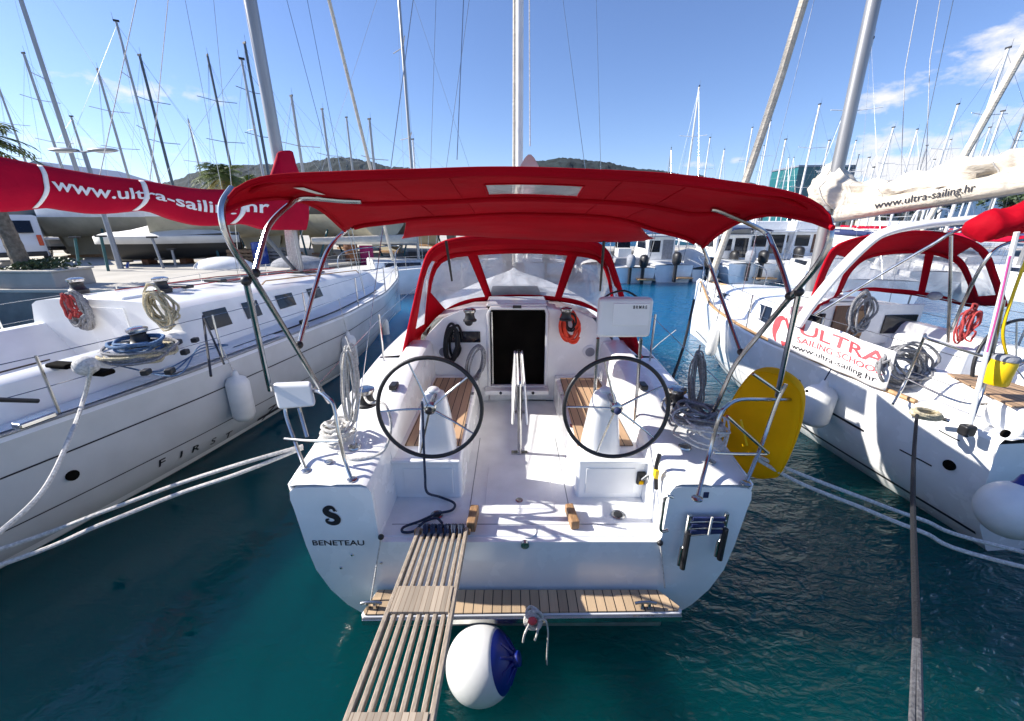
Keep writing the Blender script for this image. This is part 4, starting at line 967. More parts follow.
    for px, sc in (((141, 343), 1.35), ((163, 290), 1.2), ((79, 291), 1.2)): winch(r, P(*px, Z=1.64) if sc > 1.3 else P(*px, Z=2.0), min(sc, 1.15), BLACK)
    for px in ((146, 372), (170, 371), (178, 342), (195, 340), (185, 352)): part('jam_block', MB().box(P(*px, Z=1.52), (.07, .09, .06), Matrix.Rotation(rz + .4, 3, 'Z')), BLACK, dk, bevel=.015)
    # lettering on the topsides
    mb = MB()
    for ch, px in zip('FIRST', ((162, 463), (181, 455), (196, 448.5), (213, 441.5), (228, 435.5))):
        y, z = find(lambda a, b: ws(a, b), px, 1.5, 5.5, .2, 1.2)
        vs, fs = text(ch, height=.10, bold=.016); w = max(q[0] for q in vs)
        mb.add([ws(y + (a - w / 2) * 1.25, z + b - .04) + Vector((.006, -.002, 0)) for a, b in vs], fs)
    part('lettering', mb, BLKP, hl, sm=0, recalc=False)
    mb = MB(); y, z = find(lambda a, b: ws(a, b), (263, 416), 2, 7, .2, 1.2)
    vs, fs = text('7', height=.20, shear=.35); mb.add([ws(y + a * 1.4, z + b - .1) + Vector((.006, -.002, 0)) for a, b in vs], fs)
    part('numeral', mb, BLKP, hl, sm=0, recalc=False)
    mb = MB(); v = []
    for k in lin(0, 1, 8):
        px = (262 + 34 * k, 428 - 12.5 * k); y, z = find(lambda a, b: ws(a, b), px, 2, 9, .2, 1.2, 26)
        o = Vector((.006, -.002, 0)); v += [ws(y, z + .035 * (.5 + .5 * k)) + o, ws(y, z - .03) + o]
    mb.add(v, [(2 * i, 2 * i + 1, 2 * i + 3, 2 * i + 2) for i in range(7)]); part('wedge_mark', mb, BLKP, hl, sm=0)
    # mast, boom under the red cover
    m0, m1 = P(301, 285, Y=9.3), P(250, 0, Y=9.3); up = (m1 - m0).normalized(); mt = m0 + up * (15.5)
    mast = part('mast', MB().tube([m0, m1, mt], [.118, .115, .08], 16), ALU, r)
    mb = MB()
    for k in range(7): mb.tube(smooth([m0 + Vector((-.10 + k * .035, -.14, .25)), m0 + up * .9 + Vector((-.08 + k * .03, -.15, 0)), m0 + up * 1.3 + Vector((-.06 + k * .02, -.13, 0))], 3), .014, 5)
    part('halyards', mb, ROPEW, mast)
    part('gooseneck_lines', coil(m0 + Vector((.1, -.2, .12)), .16, .05, .018, 6, (1, 0, 0), (0, 1, .3), .03, seed=3), ROPER, mast)
    for z in (9.0, 12.0):
        k = (z - m0.z) / up.z; c = m0 + up * k
        part('spreader', MB().tube([c + Vector((-1, -.2, .05)), c, c + Vector((1, -.2, .05))], .025, 6), ALU, mast)
    n_ = Vector((math.cos(rz), math.sin(rz), 0)); p0 = Vector((-6.04, 1.8, 0))
    def pl(x, y): d = P(x, y, d=1.0) - Vector((0, 0, H)); t = n_.dot(p0 - Vector((0, 0, H))) / n_.dot(d); return Vector((0, 0, H)) + d * t
    st = [(-60, 148, 209), (0, 157, 212), (45, 166, 208), (70, 170, 211), (100, 175, 214), (147, 181, 211), (175, 186, 220), (205, 189, 226), (243, 189, 224), (262, 184, 229), (270, 177, 229), (276, 160, 230), (279, 152, 230), (291, 151, 230), (294, 160, 230), (303, 186, 230)]
    T = smooth([pl(x, a) for x, a, b in st], 4); B_ = smooth([pl(x, b) for x, a, b in st], 4); n = len(T)
    def wid(h): return .155 * max(0, math.sin(math.pi * min(1, max(0, .07 + h * .93)))) ** .62 * (1 - .35 * h) + .02
    def pt(i, h, sg, o=0.): return B_[i].lerp(T[i], h) + n_ * sg * (wid(h) + o + .012 * noise.noise(Vector((i * .35, h * 4, 1))))
    hs = lin(0, 1, 12); rg = []
    for i in range(n): rg.append([pt(i, h, 1) for h in hs] + [pt(i, h, -1) for h in hs[::-1]])
    cov = part('sail_cover', MB().loft(rg, True, True), REDC, r, sm=60)
    xs = []
    for i in range(n): xs.append(proj(pt(i, .5, 1))[0])
    def at_px(x, h, o):
        for i in range(n - 1):
            if xs[i] <= x <= xs[i + 1]: t = (x - xs[i]) / (xs[i + 1] - xs[i]); return pt(i, h, 1, o).lerp(pt(i + 1, h, 1, o), t)
        return pt(n - 1, h, 1, o)
    vs, fs = text('www.ultra-sailing.hr', width=1, height=1, bold=.018); mb = MB()
    mb.add([at_px(52 + 217 * a, .31 + .42 * b - .07 * a, .010) for a, b in vs], fs)
    part('lettering', mb, WHTP, cov, sm=0, recalc=False)
    for x in (47, 147, 244):
        v = []
        for h in lin(.03, .98, 14):
            dx = -10 * (1 - h) ** 4; v += [at_px(x + dx - 2.6, h, .008), at_px(x + dx + 2.6, h, .008)]
        part('strap', MB().add(v, [(2 * i, 2 * i + 1, 2 * i + 3, 2 * i + 2) for i in range(13)]), WHTP, cov, sm=60, solid=.006)
    part('boom', MB().tube([pl(-60, 188), pl(300, 215)], .06, 12), ALU, r)
    tp = mt + Vector((0, -.2, -.1)); wire = lambda a, b, rd=.006: MB().tube([a, b], rd, 5)
    for (x, y) in ((100, 175), (150, 181)):
        part('lazy_jack', wire(pl(x, y), m0 + up * 9), ROPEW, mast)
    part('backstay', wire(Mx @ Vector((0, .1, 1.5)), tp, .006), STEEL, mast)
    for sg in (-1, 1):
        cp = Mx @ Vector((sg * 1.55, 7.3, 1.4)); s1 = m0 + up * ((9.0 - m0.z) / up.z) + Vector((sg * 1, -.2, .05)); s2 = m0 + up * ((12.0 - m0.z) / up.z) + Vector((sg * 1, -.2, .05))
        part('shroud', wire(cp, s1), STEEL, mast); part('shroud', wire(s1, s2), STEEL, mast); part('shroud', wire(s2, tp), STEEL, mast)
        part('shroud', wire(cp, m0 + up * ((11.9 - m0.z) / up.z)), STEEL, mast)
        ys = [.3, 1.8, 3.4, 5, 6.6, 8.2, 9.8, 11.2]
        for y in ys[1:]:
            q = Vector((sg * (hb(y) - .06), y, zs(y))); part('stanchion', MB().tube([q, q + Vector((0, 0, .62))], .0125, 7), STEEL, r, True)
        for z in (.33, .61): part('lifeline', MB().tube([Vector((sg * (hb(y) - .06), y, zs(y) + z)) for y in ys], .0045, 5), STEEL, r, True)
    part('forestay_roll', MB().tube([Mx @ Vector((0, 11.9, 1.7)), mt + Vector((0, .1, -.4))], [.05, .035], 8), SAILC, mast)
    part('kicker', MB().tube([m0 + Vector((0, -.15, .35)), pl(262, 232)], .04, 8), ALUD, mast)
    part('stern_rail', MB().tube(smooth([Mx @ Vector(q) for q in ((-1.5, 1.5, 1.4), (-1.5, 1.4, 2.0), (-1.3, .2, 2.02), (-.6, .1, 2.0), (-.6, .1, 1.4))], 5), .013, 8), STEEL, r)
    part('bow_rail', MB().tube(smooth([Mx @ Vector(q) for q in ((-.9, 10.2, 1.45), (-.85, 10.4, 2.05), (-.3, 11.9, 2.15), (0, 12.2, 2.15), (.3, 11.9, 2.15), (.85, 10.4, 2.05), (.9, 10.2, 1.45))], 5), .013, 8), STEEL, r)
    part('tiller_pole', MB().tube([P(-20, 399, Z=1.75), P(38, 401, Z=1.6)], .018, 8), BLACK, r)
    part('grab_rail', MB().tube([Mx @ Vector((.75, y, z)) for y, z in ((5.4, 1.9), (5.5, 1.95), (8.4, 1.8), (8.5, 1.72))], .012, 6), TEAKR, dk)
    # running lines on deck
    part('deck_strut', MB().tube([P(203, 316, Z=1.75), P(211, 376, Z=1.28)], .014, 7).tube([P(204, 318, Z=1.74), P(224, 364, Z=1.3)], .012, 7), BLACK, r)
    for a, rad, m in (((P(92, 366, Z=1.72), P(84, 398, Z=1.40), P(73, 430, Y=2.95), P(45, 488, Y=2.45), P(0, 532, Y=2.1), P(-40, 560, Y=1.85)), .017, ROPEW),):
        single('mooring_line', rope(a, rad), m, 'bright white mooring line dropping from the deck winch of the left yacht to the corner', 'mooring line')
    mb = MB(); rd = random.Random(5)
    for k in range(3): mb.tube(smooth([P(120 + k * 5, 366 + k, Z=1.45), P(160 + k * 9, 371 + 2 * k, Z=1.42), P(200, 352 - k * 3, Z=1.44), P(228, 345, Z=1.42)], 6), .008, 5)
    single('deck_lines', mb, ROPEB, 'thin blue control lines led over the left yacht deck by the big winch', 'rope')
    single('rope_coil', coil(P(77, 312, Y=5.1), .15, .22, .019, 11, (.95, -.2, 0), (.05, 0, 1), .022, seed=21), ROPEG, 'thick grey rope coil hung over the left yacht far winch, nearest the quay planter', 'rope coil')
    single('rope_coil', coil(P(70, 306, Y=5.08), .06, .15, .016, 4, (.95, -.2, 0), (.05, 0, 1), .012, seed=22), ROPER, 'small red rope coil inside the thick grey coil on the left yacht', 'rope coil')
    single('rope_coil', coil(P(158, 309, Y=4.85), .13, .20, .014, 11, (.95, -.1, 0), (-.15, 0, 1), .03, seed=23), ROPEY, 'cream and green rope coil hung from the second far winch of the left yacht', 'rope coil')
    c = P(141, 352, Z=1.57); w = root('rope_coil', 'wide flat coil of cream and blue rope round the big deck winch', 'rope coil', tuple(c))
    part('cream_turns', coil(c, .30, .26, .017, 10, (1, 0, 0), (0, 1, .05), .022, seed=31), ROPEY, w); part('blue_turns', coil(c + Vector((0, 0, .08)), .22, .2, .016, 6, (1, 0, 0), (0, 1, .05), .02, seed=32), ROPEB, w); part('grey_turns', coil(c + Vector((0, 0, .03)), .33, .29, .015, 5, (1, 0, 0), (0, 1, .05), .02, seed=33), ROPEG, w)
    single('winch_cover', MB().sphere(P(86, 366, Z=1.7), (.10, .09, .09), 14, 9), ROPEW, 'white knotted rope bundle on the near winch of the left yacht', 'rope knot')
    # fenders along the side
    def fender(px, ln, rad, label):
        y, z = find(lambda a, b: ws(a, b), px, 1.5, 12, .15, 1.3, 50); q = ws(y, z) + Vector((rad * 1.05, -.02, 0))
        f = root('fender', label, 'fender', (q.x, q.y, q.z - ln / 2), 0, 'fenders along the left yacht'); h = ln / 2
        pr = [(rad * .35, -h), (rad * .75, -h + .02), (rad, -h + .09), (rad, h - .09), (rad * .75, h - .02), (rad * .3, h + .01), (rad * .22, h + .06), (.02, h + .08)]
        part('fender_body', MB().lathe(pr, q, (.02, 0, 1), 22), FEND, f, sm=60)
        top = Mx @ Vector((hb(y) - .05, y, zs(y) + .35)); part('fender_line', MB().tube([q + Vector((0, 0, h + .06)), q.lerp(top, .7) + Vector((0, 0, h * .3)), top], .007, 5), ROPEW, f)
    fender((231, 398), .62, .135, 'large white fender nearest the camera on the left yacht side')
    fender((343, 352), .66, .135, 'white fender halfway along the left yacht, beside the hanging lines')
    fender((382, 330), .60, .10, 'slim white fender near the bow of the left yacht')
left_yacht()

# ------------------------------------------------------------ the yacht on the right
def right_yacht():
    rz = R(4.2); L = 7.7
    r = root('sailing_yacht', 'white sailing yacht with a cockpit arch and cream stowed sail, behind the school banner', 'sailing yacht', (5.52, 3.05, 0), rz)
    HB = [(0, 1.42), (1.5, 1.5), (3, 1.52), (5, 1.2), (6.3, .62), (7.2, .22), (7.7, .015)]
    ZS = [(0, 1.17), (4, 1.22), (7.7, 1.42)]
    hb, zs, rings, surf = hull_rings(HB, ZS, L, flare=(1, .99, .95, .86, .74, .55, .3, .02))
    Mx = MW[r]; ws = lambda y, z, sg=-1: Mx @ surf(y, z, sg)
    hl = part('hull', MB().loft(rings()), GEL, r, True, sm=60)
    s = rings()[0]; part('transom', MB().add(s, [tuple(range(len(s)))]), GEL, r, True, sm=0)
    dk = part('deck', deck_loft(hb, zs, L, 3.05, 1.02, .26, .55, 5.9, 1.0, .44, 1.08, .70), GEL, r, True, sm=38)
    for sg in (-1, 1):
        part('toe_rail', MB().tube([Vector((sg * (hb(y) - .03), y, zs(y) + .055)) for y in lin(.7, 7.4, 30)], .026, 6), TEAKR, dk, True)
        q = []
        for y, k in ((3.4, .2), (5.5, .25), (5.4, .8), (3.5, .88)):
            t = (y - 3.05) / 2.85; w = min(1.0 * (1 - .42 * t ** 1.5), hb(y) - .22); ch = .44 * (1 - .55 * t ** 1.6); q.append(Vector((sg * (w + .14 - .14 * k + .006), y, zs(y) + .065 + (ch - .065) * k)))
        part('cabin_window', MB().prism(q, (sg * .008, 0, .006)), DGLASS, dk, True, sm=0, bevel=.004)
        for k in range(5):
            a, b = q[0].lerp(q[1], (k + .5) / 5), q[3].lerp(q[2], (k + .5) / 5); part('window_bar', MB().tube([a + Vector((sg * .014, 0, .008)), b + Vector((sg * .014, 0, .008))], .010, 5), GREYC, dk, True)
        part('seat_teak', MB().box((sg * .78, 1.6, 1.09), (.36, 2.5, .016)), TEAKB, dk, True, sm=0)
    part('quarter_teak', MB().prism([Mx @ Vector(q) for q in ((-1.30, .1, 1.46), (-.65, .1, 1.46), (-.65, .75, 1.46), (-1.0, .85, 1.46))], (0, 0, .012)), TEAKB, dk, sm=0)
    part('transom_seat', MB().box((-.1, .16, 1.33), (2.3, .30, .24)), GEL, dk, True, bevel=.04)
    # bulkhead with wooden door
    bk = part('bulkhead', MB().box((0, 3.02, 1.42), (2.2, .04, .62)), GEL, r, True, bevel=.015)
    part('companion_door', MB().box((-.12, 2.985, 1.40), (.52, .03, .66)), BROWN, bk, True, bevel=.008)
    part('door_panel', MB().box((.06, 2.965, 1.45), (.15, .012, .4)), TEAKW, bk, True, bevel=.004)
    part('bulkhead_window', MB().box((-.72, 2.99, 1.5), (.42, .02, .22)), DGLASS, bk, True, bevel=.02)
    part('bulkhead_window', MB().box((.75, 2.99, 1.42), (.55, .02, .3)), DGLASS, bk, True, bevel=.02)
    part('cockpit_table', MB().box((.12, 1.9, 1.12), (.30, .9, .72), None), GEL, r, True, bevel=.05)
    part('deck_box', MB().box((-.30, 1.0, 1.0), (.5, .5, .5)), GEL, r, True, bevel=.06)
    part('hatch_slide', MB().box((-.1, 3.5, 1.78), (.6, .7, .05)), GEL, dk, True, bevel=.02)
    # arch
    a = [P(797, 326, Y=5.0), P(812, 304, Y=4.95), P(842, 268, Y=4.85), P(870, 241, Y=4.75), P(888, 231.5, Y=4.7), P(915, 226, Y=4.65), P(980, 219, Y=4.6), P(1040, 217, Y=4.6), P(1085, 226, Y=4.65), P(1110, 262, Y=4.75), P(1130, 330, Y=4.9)]
    a = smooth(a, 6); rg = []
    for i, q in enumerate(a):
        t = (a[min(i + 1, len(a) - 1)] - a[max(i - 1, 0)]).normalized(); w = Vector((0, 1, 0)); nn = t.cross(w).normalized()
        rg.append([q + w * (.075 * math.cos(z)) + nn * (.045 * math.sin(z)) for z in [2 * math.pi * k / 12 for k in range(12)]])
    part('arch', MB().loft(rg, True, True), GEL, r, sm=60)
    tb = lambda pts, rad=.014: MB().tube(smooth(pts, 5), rad, 8)
    f = part('canopy_frame', tb([P(815, 315, Y=4.6), P(880, 275, Y=4.3), P(930, 246, Y=4.1), P(965, 228, Y=4.0), P(1040, 216, Y=4.0)], .015), STEEL, r)
    for pts in ([P(951, 236, Y=4.05), P(950, 290, Y=4.05), P(948, 342, Y=4.1)], [P(951, 332, Y=4.1), P(966, 297, Y=3.9), P(985, 261, Y=3.8), P(1008, 243, Y=3.8), P(1060, 236, Y=3.8)]):
        part('canopy_bow', tb(pts, .014), STEEL, f)
    # stowed canopy roll
    rg = []; sp = smooth([P(972, 227, Y=3.85), P(990, 226, Y=3.83), P(1010, 220, Y=3.8), P(1040, 212, Y=3.8), P(1090, 205, Y=3.8)], 6)
    for i, q in enumerate(sp):
        k = min(1, .35 + i * .2); rg.append([q + Vector((0, .16 * k * math.cos(z), (.13 * k * (1 + .18 * math.sin(z * 3 + i * .6))) * math.sin(z) + .02 * noise.noise(Vector((i * .5, z, 0))))) for z in [2 * math.pi * j / 16 for j in range(16)]])
    part('canopy_roll', MB().loft(rg, True, True), RED, r, sm=60)
    # sprayhood
    Ap = [(800, 322), (812, 298), (822, 270), (836, 247), (870, 236), (915, 232), (955, 236), (984, 250), (996, 276), (1006, 306)]
    Bp = [(838, 296), (842, 290), (850, 272), (864, 258), (885, 252), (915, 250), (940, 253), (958, 262), (968, 282), (976, 306)]
    Cp = [(836, 294), (845, 292), (858, 291), (872, 291), (890, 293), (910, 295), (928, 298), (945, 301), (960, 305), (976, 308)]
    Ac, Bc, Cc = (smooth([P(x, y, Y=Y) for x, y in q], 5) for q, Y in ((Ap, 5.7), (Bp, 6.35), (Cp, 6.6)))
    def sm_(c, u): k = u * (len(c) - 1); i = min(int(k), len(c) - 2); return c[i].lerp(c[i + 1], k - i)
    wing = lambda u, v: sm_(Ac, u).lerp(sm_(Bc, u), v)
    sw = lambda u, v: (.06 < u < .30 or .74 < u < .95) and .2 < v < .8
    hood = part('sprayhood', MB().grid(wing, sorted(set(lin(0, 1, 37) + [.06, .30, .74, .95])), sorted(set(lin(0, 1, 6) + [.2, .8])), sw), RED, r, sm=60, solid=.006)
    for a_, b_ in ((.055, .305), (.735, .955)): part('side_window', MB().grid(wing, lin(a_, b_, 9), lin(.18, .82, 4)), VINYL, hood, sm=60)
    sh = lambda u, v: sm_(Bc, u).lerp(sm_(Cc, u), v)
    panes = ((.10, .60), (.64, .90)); iw = lambda u, v: any(a_ < u < b_ for a_, b_ in panes) and .07 < v < .88
    part('windscreen_frame', MB().grid(sh, sorted(set(lin(0, 1, 37) + [.1, .6, .64, .9])), sorted(set(lin(0, 1, 6) + [.07, .88])), iw), RED, hood, sm=60, solid=.006)
    for a_, b_ in panes: part('windscreen', MB().grid(sh, lin(a_ - .004, b_ + .004, 9), lin(.05, .9, 5)), VINYL, hood, sm=60)
    part('hood_hem', MB().tube(Ac, .022, 8), RED, hood, sm=60)
    # wheel
    c = P(1016, 368, Y=3.75); circ = [c + Vector((.43 * math.cos(q), .10 * math.sin(q), .47 * math.sin(q))) for q in [2 * math.pi * k / 40 for k in range(40)]]
    w = part('wheel', MB().tube(circ, .016, 8, True), BLACK, r, sm=60)
    for k in range(5): part('spoke', MB().tube([c, circ[(k * 8 + 3) % 40]], .008, 6), STEEL, w)
    part('wheel_pedestal', MB().box(c + Vector((.02, .18, -.35)), (.24, .2, .8)), GEL, r, bevel=.06)
    # rails
    rl = part('stern_rail', tb([P(893, 404, Z=1.22), P(905, 382, Y=3.75), P(924, 338, Y=3.7), P(928, 339, Y=3.6), P(965, 351, Y=3.45), P(1000, 360, Y=3.3), P(1050, 362, Y=3.2)], .013), STEEL, r)
    part('rail_bar', tb([P(905, 378, Y=3.72), P(960, 402, Y=3.35), P(1000, 403, Y=3.25), P(1050, 400, Y=3.2)], .011), STEEL, rl)
    part('rail_bar', tb([P(966, 436, Z=1.2), P(981, 395, Y=3.3), P(994, 345, Y=3.3), P(1003, 300, Y=3.3)], .016), STEEL, rl)
    part('danbuoy_pole', MB().tube([P(968, 432, Z=1.22), P(990, 340, Y=3.28), P(1017, 232, Y=3.25)], .017, 8), FEND, rl)
    part('tackle', rope([P(1010, 256, Y=3.2), P(998, 310, Y=3.22), P(987, 352, Y=3.22)], .007), PINK, rl)
    part('fairlead', MB().box(P(967, 430, Z=1.24), (.1, .08, .1)), BLACK, dk, bevel=.02)
    part('cleat', MB().tube([P(925, 414, Z=1.25), P(950, 421, Z=1.25)], .018, 8), STEEL, dk)
    # hull marks
    def mark(pxs, w, name='hull_slot'):
        v = []
        for px in pxs:
            y, z = find(lambda a_, b_: ws(a_, b_), px, 0, 7, .1, 1.2, 36); o = Vector((-.006, -.002, 0)); v += [ws(y, z + w) + o, ws(y, z - w) + o]
        part(name, MB().add(v, [(2 * i, 2 * i + 1, 2 * i + 3, 2 * i + 2) for i in range(len(pxs) - 1)]), BLKP, hl, sm=0)
    mark([(829, 411), (841, 418), (852, 424.5), (864, 431)], .014); mark([(900, 449.5), (911, 455), (922, 460.5), (932, 466)], .008); mark([(939, 430), (950, 436), (960, 441)], .006)
    for px, rr in (((950, 465), .05), ((955, 434), .0)):
        if rr: y, z = find(lambda a_, b_: ws(a_, b_), px, 0, 4, .1, 1.2); part('outlet', MB().lathe([(rr, 0), (rr, .015), (rr * .7, .02)], ws(y, z), (-1, -.15, 0), 18), DARK, hl)
    for px in ((1004, 433), (1022, 457)): part('transom_outlet', MB().lathe([(.035, 0), (.035, .02)], P(*px, Y=2.99) , (0, -1, 0), 14), DARK, hl)
    # waterline stripe
    for sg in (-1, 1):
        v = []; ys = lin(.05, 7.3, 40)
        for y in ys: v += [surf(y, .19, sg) + Vector((sg * .004, 0, 0)), surf(y, .155, sg) + Vector((sg * .004, 0, 0))]
        part('stripe', MB().add(v, [(2 * i, 2 * i + 1, 2 * i + 3, 2 * i + 2) for i in range(39)]), BLKP, hl, True, sm=0)
    # mast, boom, stowed sail with lettering
    m0 = P(822, 240, Y=7.1); m1 = P(874, 0, Y=7.1); up = (m1 - m0).normalized(); mt = m0 + up * 11.5
    mast = part('mast', MB().tube([m0 - up * .9, m1, mt], [.095, .09, .06], 16), ALU, r)
    for z in (7.9, 10.2):
        c = m0 + up * ((z - m0.z) / up.z); part('spreader', MB().tube([c + Vector((-.8, -.2, .05)), c, c + Vector((.8, -.2, .05))], .022, 6), ALU, mast)
    ax = Vector((math.sin(-rz) * -1, -math.cos(rz), 0)); n_ = Vector((-math.cos(rz), -math.sin(rz), 0))
    ax = Vector((math.sin(rz), -math.cos(rz), 0)); p0 = Vector((m0.x, m0.y, 0))
    def pl(x, y): d = P(x, y, d=1.0) - Vector((0, 0, H)); t = n_.dot(p0 - Vector((0, 0, H))) / n_.dot(d); return Vector((0, 0, H)) + d * t
    st = [(818, 178, 212), (828, 168, 211), (840, 166, 211), (852, 180, 210), (880, 182, 209), (915, 176, 205), (935, 170, 200), (950, 164, 196), (975, 158, 192), (1000, 155, 187), (1024, 152, 180), (1090, 143, 168)]
    T = smooth([pl(x, a_) for x, a_, b_ in st], 4); B_ = smooth([pl(x, b_) for x, a_, b_ in st], 4); n = len(T); rg = []
    for i in range(n):
        c = (T[i] + B_[i]) / 2; hh = (T[i] - B_[i]) / 2; rw = hh.length * .62
        rg.append([c + hh * math.sin(q) * (1 + .06 * math.sin(3 * q + i * .5)) + n_ * rw * math.cos(q) * (1 + .10 * math.sin(4 * q + i * .35)) + (hh * math.sin(q) + n_ * rw * math.cos(q)).normalized() * (.115 * noise.noise(Vector((i * .22, math.cos(q) * 2.2, math.sin(q) * 2.2))) + .035 * noise.noise(Vector((i * .55, math.cos(q) * 6, math.sin(q) * 6)))) for q in [2 * math.pi * k / 20 for k in range(40)]])
    bo0, bo1 = pl(832, 219), pl(1090, 176); boom = part('boom', MB().tube([bo0, bo1], .07, 12), ALU, r)
    part('stowed_sail', MB().loft(rg, True, True), SAILC, boom, sm=60)
    for x in (836, 893, 948, 1006):
        i = min(range(n), key=lambda k: abs(proj((T[k] + B_[k]) / 2)[0] - x)); part('sail_tie', MB().tube([q + (q - (T[i] + B_[i]) / 2) * .02 for q in rg[i]], .008, 5, True), ROPEW, boom)
    # lettering along the boom
    e = (bo1 - bo0).normalized(); vz = Vector((0, 0, 1)); vz = (vz - e * vz.dot(e)).normalized()
    xs0, xs1 = 880, 982
    def boom_at(x):
        lo, hi = 0., 1.
        for _ in range(40):
            m_ = (lo + hi) / 2
            if proj(bo0.lerp(bo1, m_) + n_ * .07)[0] < x: lo = m_
            else: hi = m_
        return bo0.lerp(bo1, lo)
    vs, fs = text('www.ultra-sailing.hr', width=1, height=1, bold=.006); mb = MB()
    mb.add([boom_at(xs0 + (xs1 - xs0) * a_) + n_ * (.172 - .004 * b_) + vz * (-.01 + .12 * b_) for a_, b_ in vs], fs)
    part('lettering', mb, BLKP, boom, sm=0, recalc=False)
    part('sail_band', MB().loft([[boom_at(x) + n_ * .13 + vz * .16, boom_at(x) + n_ * .155 + vz * .10, boom_at(x) + n_ * .155 + vz * 0, boom_at(x) + n_ * .10 + vz * -.06] for x in lin(838, 1085, 34)]), SAILC, boom, sm=60, solid=.006)
    wire = lambda a_, b_, rd=.005: MB().tube([a_, b_], rd, 5)
    tp = mt + Vector((0, -.15, -.1))
    part('backstay', wire(Mx @ Vector((0, .1, 1.4)), tp), STEEL, mast)
    for sg in (-1, 1):
        cp = Mx @ Vector((sg * 1.4, 3.8, 1.25)); s1 = m0 + up * ((7.9 - m0.z) / up.z) + Vector((sg * .8, -.2, .05))
        part('shroud', wire(cp, s1), STEEL, mast); part('shroud', wire(s1, tp), STEEL, mast)
        ys = [.5, 2.0, 3.5, 5.0, 6.3, 7.2]
        for y in ys[1:5]:
            q = Vector((sg * (hb(y) - .06), y, zs(y))); part('stanchion', MB().tube([q, q + Vector((0, 0, .6))], .0125, 7), STEEL, r, True)
        for z in (.32, .59): part('lifeline', MB().tube([Vector((sg * (hb(y) - .06), y, zs(y) + z)) for y in ys], .0045, 5), STEEL, r, True)
    for a_ in ((905, 70), (930, 60)):
        part('lazy_jack', MB().tube([P(a_[0] - 5, 200, Y=6.6), P(a_[0], a_[1], Y=6.9), mt], .005, 5), ROPEW, mast)
    rl_ = [P(708, 286, Y=10.55), P(745, 183, Y=10.0), P(778, 85, Y=9.5), P(804, 0, Y=9.1)]; k = (rl_[-1] - rl_[-2]).normalized(); rl_.append(rl_[-1] + k * 7)
    part('forestay_roll', MB().tube(smooth(rl_, 5), [.085] * 11 + [.08] * 5 + [.05] * 5, 10), SAILC, mast)
    part('bow_rail', MB().tube(smooth([Mx @ Vector(q) for q in ((-.75, 6.2, 1.4), (-.7, 6.3, 1.95), (-.2, 7.5, 2.05), (0, 7.75, 2.05), (.2, 7.5, 2.05), (.7, 6.3, 1.95), (.75, 6.2, 1.4))], 5), .013, 8), STEEL, r)
    # ---- gear
    g = root('banner', 'white sailing school banner with red lettering tied along the right yacht lifeline', 'banner', tuple(P(835, 392, Y=4.7)))
    c = [P(773, 308, Y=5.45), P(898, 352, Y=3.95), P(885, 391, Y=3.9), P(768, 342, Y=5.4)]
    def bp(u, v, o=0.):
        q = c[3].lerp(c[2], u).lerp(c[0].lerp(c[1], u), v); nn = (c[1] - c[0]).cross(c[3] - c[0]).normalized()
        if nn.y > 0: nn = -nn
        return q + nn * (.03 * math.sin(u * 9) * (.4 + .6 * v) + .012 * math.sin(u * 23 + v * 3) + o)
    bn = part('sheet', MB().grid(bp, lin(0, 1, 40), lin(0, 1, 10)), BANN, g, sm=60, solid=.003)
    mb = MB()
    for body, u0, u1, v0, v1, sh, bold in (('ULTRA', .30, .965, .57, .88, 0, .014), ('SAILING SCHOOL', .29, .955, .34, .50, 0, .012)):
        vs, fs = text(body, width=1, height=1, bold=bold); mb.add([bp(u0 + (u1 - u0) * a_, v0 + (v1 - v0) * b_, .006) for a_, b_ in vs], fs)
    part('red_lettering', mb, REDP, bn, sm=0, recalc=False)
    vs, fs = text('www.ultra-sailing.hr', width=1, height=1, bold=.01); mb = MB(); mb.add([bp(.25 + .69 * a_, .08 + .19 * b_, .006) for a_, b_ in vs], fs)
    part('black_lettering', mb, BLKP, bn, sm=0, recalc=False)
    mb = MB()       # round red swoosh mark
    v = []
    for k in lin(.2, 1, 14):
        w_ = R(300) - k * R(250); q0, q1 = (.10, .50); t = .055 * math.sin(math.pi * (k - .2) / .8) + .012
        v += [bp(.12 + .085 * math.cos(w_), .50 + .40 * math.sin(w_), .006), bp(.12 + (.085 - t) * math.cos(w_), .50 + (.40 - t * 3) * math.sin(w_), .006)]
    mb.add(v, [(2 * i, 2 * i + 1, 2 * i + 3, 2 * i + 2) for i in range(13)])
    mb.add([bp(.13, .2, .006), bp(.21, .22, .006), bp(.16, .05, .006)], [(0, 1, 2)]); mb.add([bp(.17, .92, .006), bp(.235, .5, .006), bp(.22, .40, .006), bp(.15, .80, .006)], [(0, 1, 2, 3)])
    part('emblem', mb, REDP, bn, sm=0, recalc=False)
    def fender(px, ln, rad, label, cap=False):
        y, z = find(lambda a_, b_: ws(a_, b_), px, 0, 7.5, .15, 1.3, 50); q = ws(y, z) + Vector((-rad * 1.05, -.02, 0))
        f = root('fender', label, 'fender', (q.x, q.y, q.z - ln / 2), 0, 'fenders along the right yacht'); h = ln / 2
        part('fender_body', MB().lathe([(rad * .35, -h), (rad * .75, -h + .02), (rad, -h + .09), (rad, h - .09), (rad * .75, h - .02), (rad * .3, h + .01), (rad * .22, h + .06), (.02, h + .08)], q, (.06, 0, 1), 22), FEND, f, sm=60)
        part('fender_line', MB().tube([q + Vector((0, 0, h + .06)), Mx @ Vector((-(hb(y) - .05), y, zs(y) + .45))], .007, 5), ROPEN, f)
    fender((830, 405), .52, .17, 'fat white fender below the banner, half hidden by the yellow lifebuoy')
    fender((718, 340), .62, .10, 'slim white fender near the bow of the right yacht')
